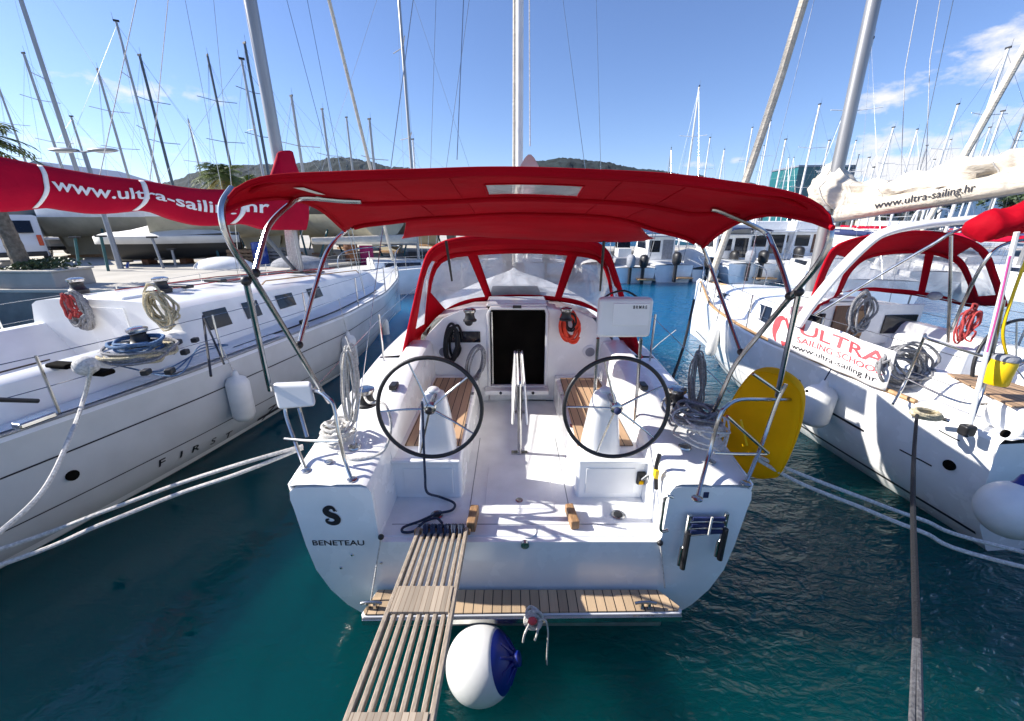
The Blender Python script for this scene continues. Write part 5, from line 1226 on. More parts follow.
    bf = root('ball_fender', 'grey white ball fender with a navy end at the stern of the right yacht', 'fender', tuple(P(1013, 545, Y=2.66)))
    q = P(1012, 510, Y=2.66); part('fender_body', MB().sphere(q, (.215, .215, .235), 28, 18), FEND, bf, sm=60)
    part('fender_end', MB().lathe([(.10, .17), (.085, .205), (.05, .235), (.03, .30), (.02, .31)], q, (.15, .15, 1), 20), FENDB, bf, sm=60)
    yl = root('rescue_light', 'yellow canister with a grey lid hung on the stern rail of the right yacht', 'rescue light', tuple(P(993, 385, Y=3.25)))
    q = P(994, 384, Y=3.25); part('canister', MB().lathe([(.075, 0), (.085, .015), (.085, .2), (.08, .22)], q, (.05, 0, 1), 20), YELPL, yl, sm=50)
    part('lid', MB().lathe([(.088, .221), (.09, .24), (.075, .265), (.03, .275)], q, (.05, 0, 1), 20), GREYC, yl, sm=50)
    part('lanyard', rope([q + Vector((0, 0, .27)), P(1003, 330, Y=3.25), P(1014, 292, Y=3.25), P(1030, 250, Y=3.25)], .011), YELPL, yl)
    single('rope_heap', coil(P(905, 368, Y=4.0), .22, .17, .014, 14, (1, 0, -.1), (0, .3, 1), .04, seed=41), ROPEG, 'thick grey rope bundle on the side deck behind the banner', 'rope coil')
    single('rope_hank', coil(P(861, 312, Y=5.6), .13, .26, .014, 9, (1, 0, 0), (0, 0, 1), .03, seed=42), ROPEG, 'pale blue grey rope hank hung beside the brown door of the right yacht', 'rope coil')
    single('rope_hank', coil(P(968, 325, Y=5.0), .07, .2, .012, 6, (1, 0, 0), (0, 0, 1), .03, seed=43), ROPER, 'red rope hank hung right of the right yacht companionway', 'rope coil')
    single('fender_cushion', MB().sphere(P(935, 296, Y=5.6), (.09, .07, .06), 12, 8), GREYC, 'small dark grey cushion on the right yacht coach roof', 'cushion')
right_yacht()
# ------------------------------------------------------------ boats further off
def simple_hull(L, B, fb, draft, z0=0., trn=.75):
    HB = [(0, B / 2 * trn), (L * .2, B / 2 * .95), (L * .45, B / 2), (L * .75, B / 2 * .62), (L * .93, B / 2 * .18), (L, .01)]
    rg = []; dk = []
    for y in lin(0, L, 14):
        b = max(.01, sinterp(HB, y) if y > .5 else interp(HB, y)); z = fb * (1 + .18 * (y / L) ** 2); k = max(0, (y / L - .5) * 2)
        s = [(b, z), (b * .985, z * .72), (b * (.95 - .2 * k), z * .40), (b * (.86 - .4 * k), .02), (b * (.55 - .3 * k), -draft * .7 * (1 - .5 * k)), (0.01, -draft * (1 - .6 * k))]
        rg.append([Vector((-x, y, z0 + q)) for x, q in s] + [Vector((x, y, z0 + q)) for x, q in s[::-1]])
        dk.append([Vector((b * q, y, z0 + z + .05 * (1 - q * q))) for q in (-1, -.6, 0, .6, 1)])
    return HB, rg, dk
def sail_boat(label, mast_px, top_px, Y, L=9., rot=0., hull=GEL, low=None, mast_m=ALU, cover=None, dry=False, group=None, mast_r=.075, top_z=None, name='moored_yacht', cat='sailing yacht'):
    m0 = P(*mast_px, Y=Y); top = P(*top_px, Y=Y).z if top_z is None else top_z
    B = L * .32; fb = L * .105; z0 = 1.21 + 1.55 if dry else 0.
    my = L * .56
    ang = R(rot); base = Vector((m0.x + my * math.sin(ang), Y - my * math.cos(ang), 1.21 if dry else 0))
    r = root(name, label, cat, tuple(base), ang, group); lz = z0 - base.z
    HB, rg, dk = simple_hull(L, B, fb, .55, lz)
    if low:
        up_ = [[q for q in a if True] for a in rg]
        n = len(rg[0]); idx = (2, 9)
        part('topsides', MB().loft([a[:3] for a in rg]).loft([a[-3:] for a in rg]).add([q for q in (rg[0][0], rg[0][1], rg[0][2], rg[0][-3], rg[0][-2], rg[0][-1])], [(0, 1, 2, 3, 4, 5)]), hull, r, True, sm=60)
        part('bottom', MB().loft([a[2:-2] for a in rg]).add(rg[0][2:-2], [tuple(range(len(rg[0]) - 4))]), low, r, True, sm=60)
    else:
        part('hull', MB().loft(rg).add(rg[0], [tuple(range(len(rg[0])))]), hull, r, True, sm=60)
    part('deck', MB().loft(dk), GEL2, r, True, sm=60)
    zc = lz + fb; cb = []
    for t in lin(0, 1, 7):
        y = L * (.34 + .38 * t); w = B * (.34 - .14 * t * t); h = .42 * (1 - .5 * t); cb.append([Vector((x, y, q)) for x, q in ((-w - .08, zc), (-w, zc + h * .8), (-w * .6, zc + h), (w * .6, zc + h), (w, zc + h * .8), (w + .08, zc))])
    cbn = part('cabin', MB().loft(cb, False, True), GEL, r, True, sm=40)
    for sg in (-1, 1):
        part('cabin_window', MB().prism([(sg * x, y, q) for x, y, q in ((B * .345 + .05, L * .38, zc + .12), (B * .32 + .03, L * .54, zc + .14), (B * .32, L * .54, zc + .26), (B * .34 + .01, L * .38, zc + .30))], (sg * .02, 0, .004)), DGLASS, cbn, True, sm=0)
    mt = top - base.z
    mast = part('mast', MB().tube([(0, my, zc + .3), (0, my - .01, mt)], [mast_r, mast_r * .8], 8), mast_m, r, True)
    for k in (.45, .72) if mt > 9 else (.55,):
        z = zc + (mt - zc) * k; part('spreader', MB().tube([(-B * .3, my - .15, z + .05), (0, my, z), (B * .3, my - .15, z + .05)], .018, 5), mast_m, mast, True)
    part('masthead', MB().box((0, my, mt + .05), (.05, .22, .08)).tube([(0, my - .1, mt), (0, my - .1, mt + .35)], .006, 4), BLACK, mast, True)
    for a in ((0, .1, zc), (0, L * .99, zc + .1), (-B * .46, my - .2, zc), (B * .46, my - .2, zc)):
        part('stay', MB().tube([a, (0, my, mt - .1)], .006, 4), STEEL, mast, True)
    bm = None if dry else part('boom', MB().tube([(0, my - .1, zc + 1.0), (0, L * .12, zc + 1.1)], .05, 8), mast_m, r, True)
    if cover:
        rg2 = []
        for t in lin(0, 1, 9):
            h = .32 - .18 * t; c = Vector((0, my - .05 - (my - L * .12) * t, zc + 1.08 + .1 * t)); rg2.append([c + Vector((.14 * math.cos(q), 0, (h if math.sin(q) > 0 else .1) * math.sin(q))) for q in [2 * math.pi * k / 10 for k in range(10)]])
        part('sail_cover', MB().loft(rg2, True, True), cover, bm, True, sm=60)
    if dry:
        kl = [(0, L * .38, lz - .25), (0, L * .60, lz - .25), (0, L * .56, .02), (0, L * .42, .02)]
        part('keel', MB().prism([(x - .07, y, z) for x, y, z in kl], (.14, 0, 0)), low or RUST, r, True, sm=0, bevel=.03)
        part('rudder', MB().prism([(-.03, L * .03, lz - .2), (-.03, L * .10, lz - .3), (-.03, L * .09, lz - 1.0), (-.03, L * .05, lz - 1.0)], (.06, 0, 0)), low or RUST, r, True, sm=0)
        for y in (L * .25, L * .68):
            for sg in (-1, 1):
                p = part('stand', MB().tube([(sg * B * .30, y, lz + .02), (sg * B * .52, y, 0)], .045, 6), TEALST, r, True)
                part('pad', MB().box((sg * B * .30, y, lz + .02), (.18, .25, .06), Matrix.Rotation(R(-sg * 40), 3, 'Y')), RUST, p, True)
        part('blocks', MB().box((0, L * .49, .06), (.5, 1.4, .14)), TEAKW, r, True, bevel=.02)
    else:
        for sg in (-1, 1):
            part('lifeline', MB().tube([Vector((sg * interp(HB, y) * .97, y, zc + .55)) for y in lin(.2, L * .95, 8)], .006, 4), STEEL, r, True)
            for y in lin(.2, L * .9, 5): part('stanchion', MB().tube([(sg * interp(HB, y) * .97, y, zc), (sg * interp(HB, y) * .97, y, zc + .56)], .012, 5), STEEL, r, True)
    return r
def far_boats():
    gd, gm, gr = 'yachts standing ashore on props', 'yachts berthed along the far pier', 'yachts berthed beyond the right yacht'
    sail_boat('dry docked teal and cream yacht over green props, left of the white tarped boat', (75, 165), (-16, -110), 21, 8.6, -65, TEALH, CREAMB, ALU, None, True, gd, .1)
    sail_boat('dry docked white yacht whose mast tops out just right of the lamp post heads', (127, 172), (94, 70), 27, 9.5, 60, GEL, BLKH, ALU, None, True, gd)
    sail_boat('dry docked yacht with the mast rising at the left picture edge above the lettered cover', (60, 162), (20, 54), 25, 9, 80, GEL2, CREAMB, ALU, None, True, gd)
    sail_boat('dry docked yacht with the tall mast above the middle of the cover lettering', (172, 182), (140, 56), 24, 9, 75, GEL, CREAMB, ALUD, None, True, gd)
    sail_boat('dry docked white yacht with a short mast left of the small palm', (203, 183), (188, 120), 34, 9, 40, GEL, BLKH, ALU, None, True, gd)
    sail_boat('dry docked yacht whose mast rises directly behind the small palm', (230, 163), (207, 56), 26, 10, 50, GEL2, TEALH, ALUD, None, True, gd)
    sail_boat('dry docked yacht with a black mast just left of the big grey mast', (264, 150), (246, 44), 23, 9.5, 62, GEL, CREAMB, ALUD, None, True, gd)
    sail_boat('black topped cream bottomed yacht ashore, seen between the canopy and the red collar', (302, 165), (292, 97), 22, 10.5, 55, BLKH, CREAMB, ALU, None, True, gd)
    sail_boat('pale cream yacht ashore with its keel near the magenta board', (375, 175), (371, 120), 24, 10, 62, GEL, CREAMB, ALU, None, True, gd)
    sail_boat('blue grey yacht ashore with its stem just left of the sprayhood', (417, 200), (412, 140), 30, 10, 70, TEALH, CREAMB, ALUW, None, True, gd)
    sail_boat('dry docked yacht with a thin short mast at the left edge beside the palm crown', (25, 160), (18, 88), 32, 9, 70, GEL, CREAMB, ALU, None, True, gd)
    sail_boat('dry docked white yacht with a stubby mast just left of the lamp heads', (87, 166), (71, 117), 30, 8.5, -70, GEL, TEALH, ALU, None, True, gd)
    sail_boat('dry docked yacht with a white hull showing above the white tarpaulin', (160, 185), (135, 22), 22, 8, -60, GEL, CREAMB, ALU, None, True, gd, .06)
    sail_boat('dry docked white yacht right of the tarped boat below the red cover end', (262, 168), (256, 60), 20, 8, -50, GEL, CREAMB, ALU, None, True, gd, .06)
    sail_boat('dry docked yacht with a thin mast between the red collar and the magenta board', (330, 168), (322, 110), 27, 9, 60, GEL2, BLKH, ALU, None, True, gd)
    sail_boat('dry docked yacht with the rear thin mast above the left part of the canopy', (352, 165), (348, 118), 33, 9, 70, GEL, CREAMB, ALU, None, True, gd)
    sail_boat('white moored yacht lying across just ahead of the left yacht bow', (412, 170), (404, -60), 18.5, 9.5, -62, GEL2, None, ALU, SAILC, False, None, .07)
    # far pier and beyond, right of the mast
    fm = [(688, 172, 697, 87, 30, 9, ALUW, 'moored yacht with the white mast standing alone right of the sprayhood'),
          (745, 170, 748, 128, 44, 10, ALUW, 'distant moored yacht with a mast behind the lower end of the rolled genoa'),
          (764, 157, 770, 121, 46, 10, ALUW, 'distant moored yacht with the mast just right of the rolled genoa'),
          (783, 186, 786, 158, 52, 9, ALUW, 'distant moored yacht with the left of two short masts before the teal glass building'),
          (788, 186, 791, 158, 56, 9, ALUW, 'distant moored yacht with the right of two short masts before the teal glass building'),
          (802, 185, 818, 105, 30, 10, ALUW, 'moored yacht whose tall white mast crosses the teal glass building'),
          (819, 185, 827, 141, 38, 9, ALUW, 'moored yacht with the mast at the right edge of the teal glass building'),
          (841, 166, 875, 40, 19, 9.5, ALUW, 'moored yacht with the tall thin white mast next to the right yacht mast'),
          (847, 177, 854, 141, 44, 9, ALUW, 'moored yacht with the short white mast just right of the grey mast foot'),
          (853, 178, 860, 155, 60, 9, ALUD, 'far moored yacht with the little dark mast above the cream sail'),
          (880, 176, 889, 128, 32, 9, ALUW, 'moored yacht with the white mast above the left part of the boom lettering'),
          (904, 175, 915, 130, 33, 9, ALUW, 'moored yacht with the white mast above the middle of the boom lettering'),
          (942, 155, 955, 105, 28, 9, ALUW, 'moored yacht with the white mast left of the far rolled genoa'),
          (983, 122, 1009, 49, 21, 9.5, ALUW, 'moored yacht with the tall white mast crossing the far rolled genoa'),
          (986, 159, 1003, 112, 26, 9, ALUW, 'moored yacht with the white mast right of the far rolled genoa'),
          (720, 178, 722, 150, 38, 9, ALUW, 'distant moored yacht with a short mast just above the right half of the red canopy'),
          (865, 200, 872, 168, 30, 8, ALUW, 'moored yacht with a short mast behind the start of the boom lettering'),
          (925, 190, 933, 160, 40, 9, ALUW, 'distant moored yacht with a mast hidden low behind the cream sail middle'),
          (960, 185, 968, 150, 42, 9, ALUW, 'distant moored yacht with a mast low behind the cream sail, left of the red roll'),
          (895, 205, 902, 178, 22, 8, ALUW, 'moored yacht lying nearest under the boom lettering'),
          (1012, 155, 1021, 132, 36, 9, ALUW, 'moored yacht with the short white mast at the right picture edge')]
    for i, (x, y, tx, ty, Y, L, mm, lab) in enumerate(fm):
        sail_boat(lab, (x, y), (tx, ty), Y, L, (-8, 5, 12, -15)[i % 4], GEL if i % 3 else GEL2, None, mm, (SAILC, REDC, NAVY, TARP)[i % 4], False, gr if x > 795 else gm, .07 if mm is ALUW else .06)

    # the crowded basin on the right: more berthed yachts, each with its own mast and cover
    rd = random.Random(77); wide = ['blue', 'cream', 'red', 'white']
    rows = [(838, 196, 841, 172, 27, 'nearest the foot of the right yacht mast'), (858, 200, 864, 158, 36, 'with its mast over the teal block edge, low behind the cream sail'), (873, 198, 880, 150, 47, 'far off between two taller white masts above the sail'),
            (912, 195, 921, 146, 41, 'with the mast just left of the tallest one over the sail middle'), (934, 192, 944, 140, 48, 'far off with the mast right of the sail middle'), (970, 185, 982, 128, 34, 'with the mast between the two over the right half of the sail'),
            (1000, 180, 1014, 92, 29, 'with the taller mast close to the right picture edge'), (776, 188, 780, 140, 33, 'with the mast left of the teal glass building'), (757, 184, 759, 146, 60, 'smallest and farthest, by the foot of the rolled genoa'),
            (668, 176, 669, 148, 50, 'far off with a short mast left of the lone white mast'), (704, 180, 707, 138, 42, 'with a short mast right of the lone white mast')]
    for i, (x, y, tx, ty, Y, where) in enumerate(rows):
        sail_boat('moored yacht ' + where, (x, y), (tx, ty), Y, rd.uniform(8, 10.5), rd.uniform(-25, 25), (GEL, GEL2, TEALH, GEL)[i % 4], None, ALUW if i % 3 else ALU, (NAVY, SAILC, REDC, TARP)[i % 4], False, 'yachts berthed along the far pier' if x < 795 else 'yachts berthed beyond the right yacht', .065)
    # yacht with a rolled genoa beyond the right yacht
    b = P(962, 160, Y=13.5); t = P(1030, 38, Y=13.5); k = (t - b).normalized()
    r = sail_boat('moored yacht with a thick white rolled genoa slanting up at the right edge', (1062, 160), (1100, 20), 16.5, 9, 8, GEL, None, ALU, SAILC, False, gr, .09)
    part('rolled_genoa', MB().tube([b - k * 2.2, b, t, t + k * 4], [.07, .10, .10, .05], 10), SAILC, r)
    # motor boats with sterns to us along the far pier
    def motor(label, px, Y, L, B, fb, kind, motors, hull=GEL, rot=0.):
        c = P(*px, Z=0); c = Vector((c.x, Y, 0)) if False else P(*px, Y=Y)
        r = root('motor_boat', label, 'motor boat', (c.x, Y, 0), R(rot), 'motor boats along the far pier')
        HB, rg, dk = simple_hull(L, B, fb, .4, 0, .9)
        part('hull', MB().loft(rg).add(rg[0], [tuple(range(len(rg[0])))]), hull, r, True, sm=60); part('deck', MB().loft(dk), GEL2, r, True, sm=60)
        part('rub_rail', MB().tube([Vector((-interp(HB, y), y, fb * .93)) for y in lin(0, L * .95, 8)], .035, 6).tube([Vector((interp(HB, y), y, fb * .93)) for y in lin(0, L * .95, 8)], .035, 6), GREYC, r, True)
        if kind in ('cabin', 'fly'):
            w = B * .36; y0, y1 = L * .30, L * .68; h = 1.25
            cb = part('wheelhouse', MB().loft([[Vector(q) for q in ((-w, y0, fb), (-w * .95, y0, fb + h), (w * .95, y0, fb + h), (w, y0, fb))], [Vector(q) for q in ((-w, y1, fb), (-w * .9, y1 - .5, fb + h), (w * .9, y1 - .5, fb + h), (w, y1, fb))]], False, True), GEL, r, True, sm=0, bevel=.04)
            part('roof', MB().box((0, (y0 + y1) / 2 - .35, fb + h + .04), (w * 2.15, y1 - y0 + .3, .07)), GEL, cb, True, bevel=.03)
            part('window', MB().box((-w * .48, y0 - .012, fb + .78), (w * .75, .02, .6)), DGLASS, cb, True, bevel=.02)
            part('door', MB().box((w * .45, y0 - .012, fb + .62), (w * .75, .02, 1.0)), random.Random(label).choice((BROWN, DGLASS, GREYC)), cb, True, bevel=.02)
            for sg in (-1, 1): part('side_window', MB().box((sg * (w * .965), (y0 + y1) / 2 - .2, fb + .85), (.03, (y1 - y0) * .6, .4), Matrix.Rotation(R(-sg * 2.5), 3, 'Y')), DGLASS, cb, True)
            if kind == 'fly':
                part('flybridge', MB().box((0, (y0 + y1) / 2 - .2, fb + h + .32), (w * 1.9, (y1 - y0) * .8, .5)), GEL, cb, True, bevel=.08)
                part('radar_arch', MB().tube(smooth([(-w, y0, fb + h), (-w * .9, y0 - .1, fb + h + 1.1), (0, y0 - .15, fb + h + 1.25), (w * .9, y0 - .1, fb + h + 1.1), (w, y0, fb + h)], 5), .05, 8), GEL, cb, True)
        elif kind == 'open':
            part('console', MB().box((0, L * .42, fb + .4), (B * .34, .7, .8)), GEL, r, True, bevel=.06)
            part('windshield', MB().box((0, L * .45, fb + .95), (B * .36, .04, .35), Matrix.Rotation(R(-20), 3, 'X')), DGLASS, r, True)
            part('bench', MB().box((0, L * .2, fb + .2), (B * .7, .5, .4)), GREYC, r, True, bevel=.06)
        elif kind == 'cover':
            rg2 = [[Vector((B * .46 * math.cos(q), y, fb + (.15 + .75 * math.sin(math.pi * t) ** .7) * math.sin(q))) for q in lin(math.pi, 0, 9)] for t, y in zip(lin(0, 1, 8), lin(.05, L * .85, 8))]
            part('boat_cover', MB().loft(rg2, False), TARP if hull is not GEL2 else BLUET, r, True, sm=60)
        for i in range(motors):
            x = (i - (motors - 1) / 2) * .62
            m_ = part('outboard_motor', MB().loft([[Vector((x + wx * math.cos(q), -.22 + wy * math.sin(q), z)) for q in [2 * math.pi * k / 12 for k in range(12)]] for z, wx, wy in ((fb + .05, .12, .2), (fb + .15, .19, .30), (fb + .5, .20, .32), (fb + .62, .14, .24), (fb + .66, .05, .1))], True, True), BLACK if i % 2 or motors == 1 else GREYC, r, True, sm=50)
            part('motor_leg', MB().box((x, -.2, fb - .35), (.12, .22, .9)), BLACK, m_, True, bevel=.03)
        rd = random.Random(label)
        for sg in (-1, 1):
            for y in (L * .15, L * .42): part('fender', MB().lathe([(.03, -.3), (.09, -.26), (.09, .22), (.03, .3)], (sg * (interp(HB, y) + .09), y, fb * .55), (0, 0, 1), 8), rd.choice((FEND, FENDB, FEND)), r, True, sm=60)
        if kind in ('open', 'cabin') or rd.random() < .5:
            w2, h2 = B * .40, fb + (1.75 if kind == 'open' else 1.5)
            cv = part('sun_canopy', MB().loft([[Vector((w2 * math.cos(q), y, h2 + .14 * math.sin(q))) for q in lin(math.pi, 0, 7)] for y in (L * .08, L * .28, L * .36)]), rd.choice((NAVY, TARP, REDC, SAILC)), r, True, sm=60, solid=.02)
            for sg in (-1, 1): part('canopy_pole', MB().tube([(sg * w2, L * .1, h2), (sg * interp(HB, .5) * .92, L * .18, fb)], .018, 5).tube([(sg * w2, L * .34, h2), (sg * interp(HB, .5) * .92, L * .22, fb)], .018, 5), STEEL, cv, True)
        part('aerial', MB().tube([(-B * .2, L * .35, fb + .8), (-B * .22, L * .33, fb + 3.1)], .012, 4), ALUW, r, True)
        part('transom_step', MB().box((B * .22, -.22, fb * .30), (B * .38, .44, .07)), TEAKR, r, True, bevel=.02)
        part('bow_rail', MB().tube([Vector((-interp(HB, y), y, fb + .5)) for y in lin(L * .5, L * .97, 6)] + [Vector((interp(HB, y), y, fb + .5)) for y in lin(L * .97, L * .5, 6)], .015, 5), STEEL, r, True)
        return r
    motor('white open motor boat with two black outboards beside the red sprayhood', (634, 282), 20, 6, 2.2, .75, 'open', 2)
    motor('white motor boat with a wheelhouse, brown door and one outboard', (672, 282), 20.3, 6.8, 2.1, .85, 'cabin', 1)
    motor('small grey covered boat between the wheelhouse boat and the rail', (704, 281), 20.6, 5, 1.5, .6, 'cover', 1)
    motor('white motor boat with a wide dark windshield behind the thin bow of the right yacht', (750, 279), 20.0, 7, 2.6, .95, 'fly', 2)
    motor('low open white motor boat with a grey bench near the right yacht bow', (728, 280), 22.0, 6, 2.2, .8, 'open', 1)
    motor('white flybridge motor boat seen right above the right yacht foredeck', (790, 278), 20.5, 8, 2.9, 1.1, 'fly', 1)
    motor('white covered motor boat left of the twin outboard boat, behind the sprayhood', (600, 281), 21, 6, 2.2, .8, 'cover', 1)
    motor('white cabin boat glimpsed behind the sprayhood windows', (545, 281), 21, 7, 2.4, .9, 'cabin', 1)
    motor('blue covered motor boat glimpsed left of the mast foot', (480, 281), 21.5, 6.5, 2.4, .8, 'cover', 1, GEL2)
    motor('white flybridge boat beyond the right end of the bimini', (838, 276), 21, 8.5, 2.9, 1.1, 'fly', 0)
    motor('white cabin boat lying under the right yacht boom', (905, 272), 22.5, 8, 2.8, 1.0, 'cabin', 0)
    motor('white flybridge boat lying beyond the right yacht sprayhood', (960, 270), 23, 9, 3.0, 1.1, 'fly', 0)
far_boats()

def ashore():
    def frond_palm(name, label, base, h, lean, n, ln, seed, rad=.16):
        rd = random.Random(seed); base = Vector(base)
        r = root(name, label, 'palm tree', tuple(base)); top = base + Vector((lean[0], lean[1], h))
        tr = smooth([base, base.lerp(top, .5) + Vector((-lean[0] * .12, 0, 0)), top], 14)
        part('trunk', MB().tube(tr, [rad * (1.35 - .45 * i / len(tr)) * (1 + .07 * (i % 2)) for i in range(len(tr))], 12), TRUNK, r, sm=0)
        green, dry = MB(), MB()
        for k in range(n):
            az = rd.uniform(0, 2 * math.pi); el = rd.uniform(-.5, 1.25); mb = dry if el < -.15 else green
            d = Vector((math.cos(az), math.sin(az), 0)); sp = [top + d * (ln * t * math.cos(el * (1 - t * .3))) + Vector((0, 0, ln * (t * math.sin(el) - .55 * t * t))) for t in lin(0, 1, 9)]
            mb.tube(sp, [.022 * (1 - .8 * t) for t in lin(0, 1, 9)], 4); side = d.cross(Vector((0, 0, 1)))
            for i in range(2, 9):
                for q in (0, .5):
                    t = (i - q) / 8; a = sp[i].lerp(sp[i - 1], q); ll = ln * .36 * (1 - abs(t - .5) * .9)
                    fwd_ = (sp[i] - sp[i - 1]).normalized()
                    for sg in (-1, 1):
                        e = a + (side * sg * .75 + fwd_ * .55).normalized() * ll + Vector((0, 0, -.25 * ll + rd.uniform(-.05, .05))); w = fwd_ * .035
                        mb.add([a - w, a + w, e], [(0, 1, 2)])
        part('fronds', green, LEAF, r, sm=0, recalc=False); part('dry_fronds', dry, LEAFY, r, sm=0, recalc=False)
    frond_palm('palm_tree', 'large palm with a ringed trunk standing in the concrete planter at the left edge', P(26, 272, Y=11.3), 3.3, (-.5, .1), 60, 1.35, 3, .14)
    frond_palm('palm_tree', 'small yellow green palm whose crown shows above the right end of the red cover', (P(224, 180, Y=22).x, 22, 1.2), 3.85, (.05, 0), 60, 1.35, 8, .15)
    frond_palm('palm_tree', 'slim palm beside the small yellow green palm, partly hidden by the bimini', (P(246, 182, Y=25).x, 25, 1.2), 3.8, (.05, 0), 40, 1.0, 12, .13)
    # planter
    c = P(42, 285, Y=11.3); pr = root('planter', 'long grey concrete planter with low bushes round the palm trunk', 'planter', (c.x, 11.4, 1.21))
    part('planter_wall', MB().box((c.x, 11.4, 1.42), (1.8, 1.1, .44)), CONC, pr, bevel=.03)
    part('planter_cap', MB().box((c.x, 11.4, 1.66), (1.88, 1.18, .05)), PAVE, pr, bevel=.015)
    rd = random.Random(4); mb = MB()
    for k in range(900):
        x, y = rd.gauss(0, .36), rd.uniform(-.42, .42); z = 1.68 + rd.random() * .30 * math.exp(-((x - .5) ** 2) * 1.2); q = Vector((c.x + x, 11.4 + y, z)); a = Vector((rd.gauss(0, 1), rd.gauss(0, 1), rd.gauss(0, 1))).normalized() * .05; b = a.orthogonal().normalized() * .025
        mb.add([q - a, q + b, q + a, q - b], [(0, 1, 2, 3)])
    part('bushes', mb, BUSH, pr, sm=0, recalc=False)
    # vehicles
    def vehicle(name, label, cat, px, Y, w, ln, h, paint, rot, van=True):
        c = P(*px, Y=Y); r = root(name, label, cat, (c.x, Y, 1.21), R(rot))
        prof = [(0, .35), (-.02, .9), (.05, h * .62), (.28, h), (ln * .62, h), (ln * .74, h * .68), (ln * .97, h * .56), (ln, .5), (ln, .32)] if van else [(0, .35), (0, .85), (.5, .95), (1.0, h), (ln * .58, h), (ln * .74, .95), (ln * .97, .8), (ln, .5), (ln, .32)]
        rgs = []
        for s in (-1, -.88, .88, 1):
            k = 1 if abs(s) < .95 else .97
            rgs.append([Vector((s * w / 2, y * k + (ln * .015 if k < 1 else 0), .32 + (z - .32) * (k if z > .5 else 1))) for y, z in prof])
        part('body', MB().loft(rgs, True, True), paint, r, True, sm=35, bevel=.03)
        part('rear_window', MB().box((0, .08 if van else .74, h * .77), (w * .78, .02, h * .26), Matrix.Rotation(R(-22 if van else -52), 3, 'X')), DGLASS, r, True, bevel=.02)
        for sg in (-1, 1):
            part('side_window', MB().box((sg * w * .497, ln * .40, h * .79), (.02, ln * .42, h * .25)), DGLASS, r, True, bevel=.02)
            part('tail_lamp', MB().box((sg * w * .44, -.02, h * .50), (.14, .05, .42 if van else .16)), REDL, r, True, bevel=.02)
            for y in (.75, ln - .8):
                wl2 = part('wheel', MB().lathe([(.30, -.1), (.32, -.07), (.32, .07), (.30, .1), (.18, .1)], (sg * (w / 2 - .1), y, .32), (1, 0, 0), 20), BLACK, r, True)
                part('rim', MB().lathe([(.19, 0), (.17, .02), (.05, .03)], (sg * (w / 2 - .0), y, .32), (sg, 0, 0), 14), STEEL, wl2, True)
        part('bumper', MB().box((0, -.04, .45), (w * .96, .12, .18)), BLACK, r, True, bevel=.03)
        part('number_plate', MB().box((0, -.06, .72), (.5, .02, .11)), WHTP, r, True)
    vehicle('parked_van', 'white parked van with red tail lamps behind the palm trunk', 'van', (18, 262), 16.5, 1.85, 4.4, 1.95, VANW, 47)
    vehicle('parked_car', 'pale green parked car beyond the green boat stand', 'car', (92, 256), 22.5, 1.7, 4.0, 1.4, GREENC, -20, False)
    vehicle('parked_car', 'blue parked car behind the lamp post foot', 'car', (130, 256), 23, 1.75, 4.2, 1.45, BLUEC, -35, False)
    # lamp post
    b, t = P(122, 272, Y=15.6), P(77, 152, Y=15.6); t = Vector((b.x, 15.6, t.z)); b.z = 1.21
    lp = root('street_lamp', 'grey lamp post with two flat lamp heads above the red sail cover', 'street lamp', tuple(b))
    part('post', MB().tube([b, b + Vector((0, 0, 1)), t], [.10, .085, .06], 12), LAMPG, lp)
    part('cross_arm', MB().tube([t + Vector((-.5, 0, .06)), t, t + Vector((.5, 0, .06))], .035, 8), LAMPG, lp)
    for sg in (-1, 1):
        part('lamp_head', MB().sphere(t + Vector((sg * .68, 0, .06)), (.52, .24, .075), 18, 8), LAMPG, lp, sm=60)
        part('lamp_glass', MB().sphere(t + Vector((sg * .70, 0, .03)), (.36, .17, .07), 14, 6), GEL2, lp, sm=60)
    # tarped hull on blocks and its teal cradle, stand frames
    c = P(182, 262, Y=17.5); tr = root('tarped_boat', 'black hulled boat ashore under a white tarpaulin, below the red cover', 'boat', (c.x, 17.5, 1.21), R(-80))
    HB, rg, dk = simple_hull(4.9, 1.9, .72, .25, .42); rg = [[q + Vector((0, -2.45, 0)) for q in a] for a in rg]
    part('hull', MB().loft(rg).add(rg[0], [tuple(range(len(rg[0])))]), BLKH, tr, True, sm=60)
    tp = []
    for y in lin(0, 4.9, 12):
        bb = max(.05, interp(HB, y)) * 1.08; hh = .10 + .42 * math.exp(-((y - 2.4) / 1.3) ** 2); tp.append([Vector((x * bb, y - 2.45, z)) for x, z in ((-1, .86), (-1.02, 1.14), (-.5, 1.16 + hh * .55), (0, 1.16 + hh), (.5, 1.16 + hh * .55), (1.02, 1.14), (1, .86))])
    part('tarpaulin', MB().loft(tp), TARP, tr, True, sm=30, solid=.01)
    for y in (-1.2, .2, 1.2): part('block', MB().box((0, y, .13), (.6, .25, .26)), RUST, tr, True, bevel=.02)
    def frame(label, pts, m):
        f = root('boat_stand', label, 'boat stand', tuple((pts[0] + pts[1]) / 2), 0, 'empty boat stands on the quay')
        for i, (a, b_) in enumerate(zip(pts[:-1], pts[1:])): part('frame_bar', MB().tube([a, b_], .045, 6), m, f)
        for q in (pts[0], pts[-1]): part('stand_pad', MB().box(q + Vector((0, 0, .03)), (.3, .16, .06)), BLACK, f)
    frame('tall green empty boat stand left of the lamp post', [P(75, 238, Y=15.2), P(81, 277, Y=15.2), P(110, 278, Y=14.8), P(101, 237, Y=14.8)], TEALST)
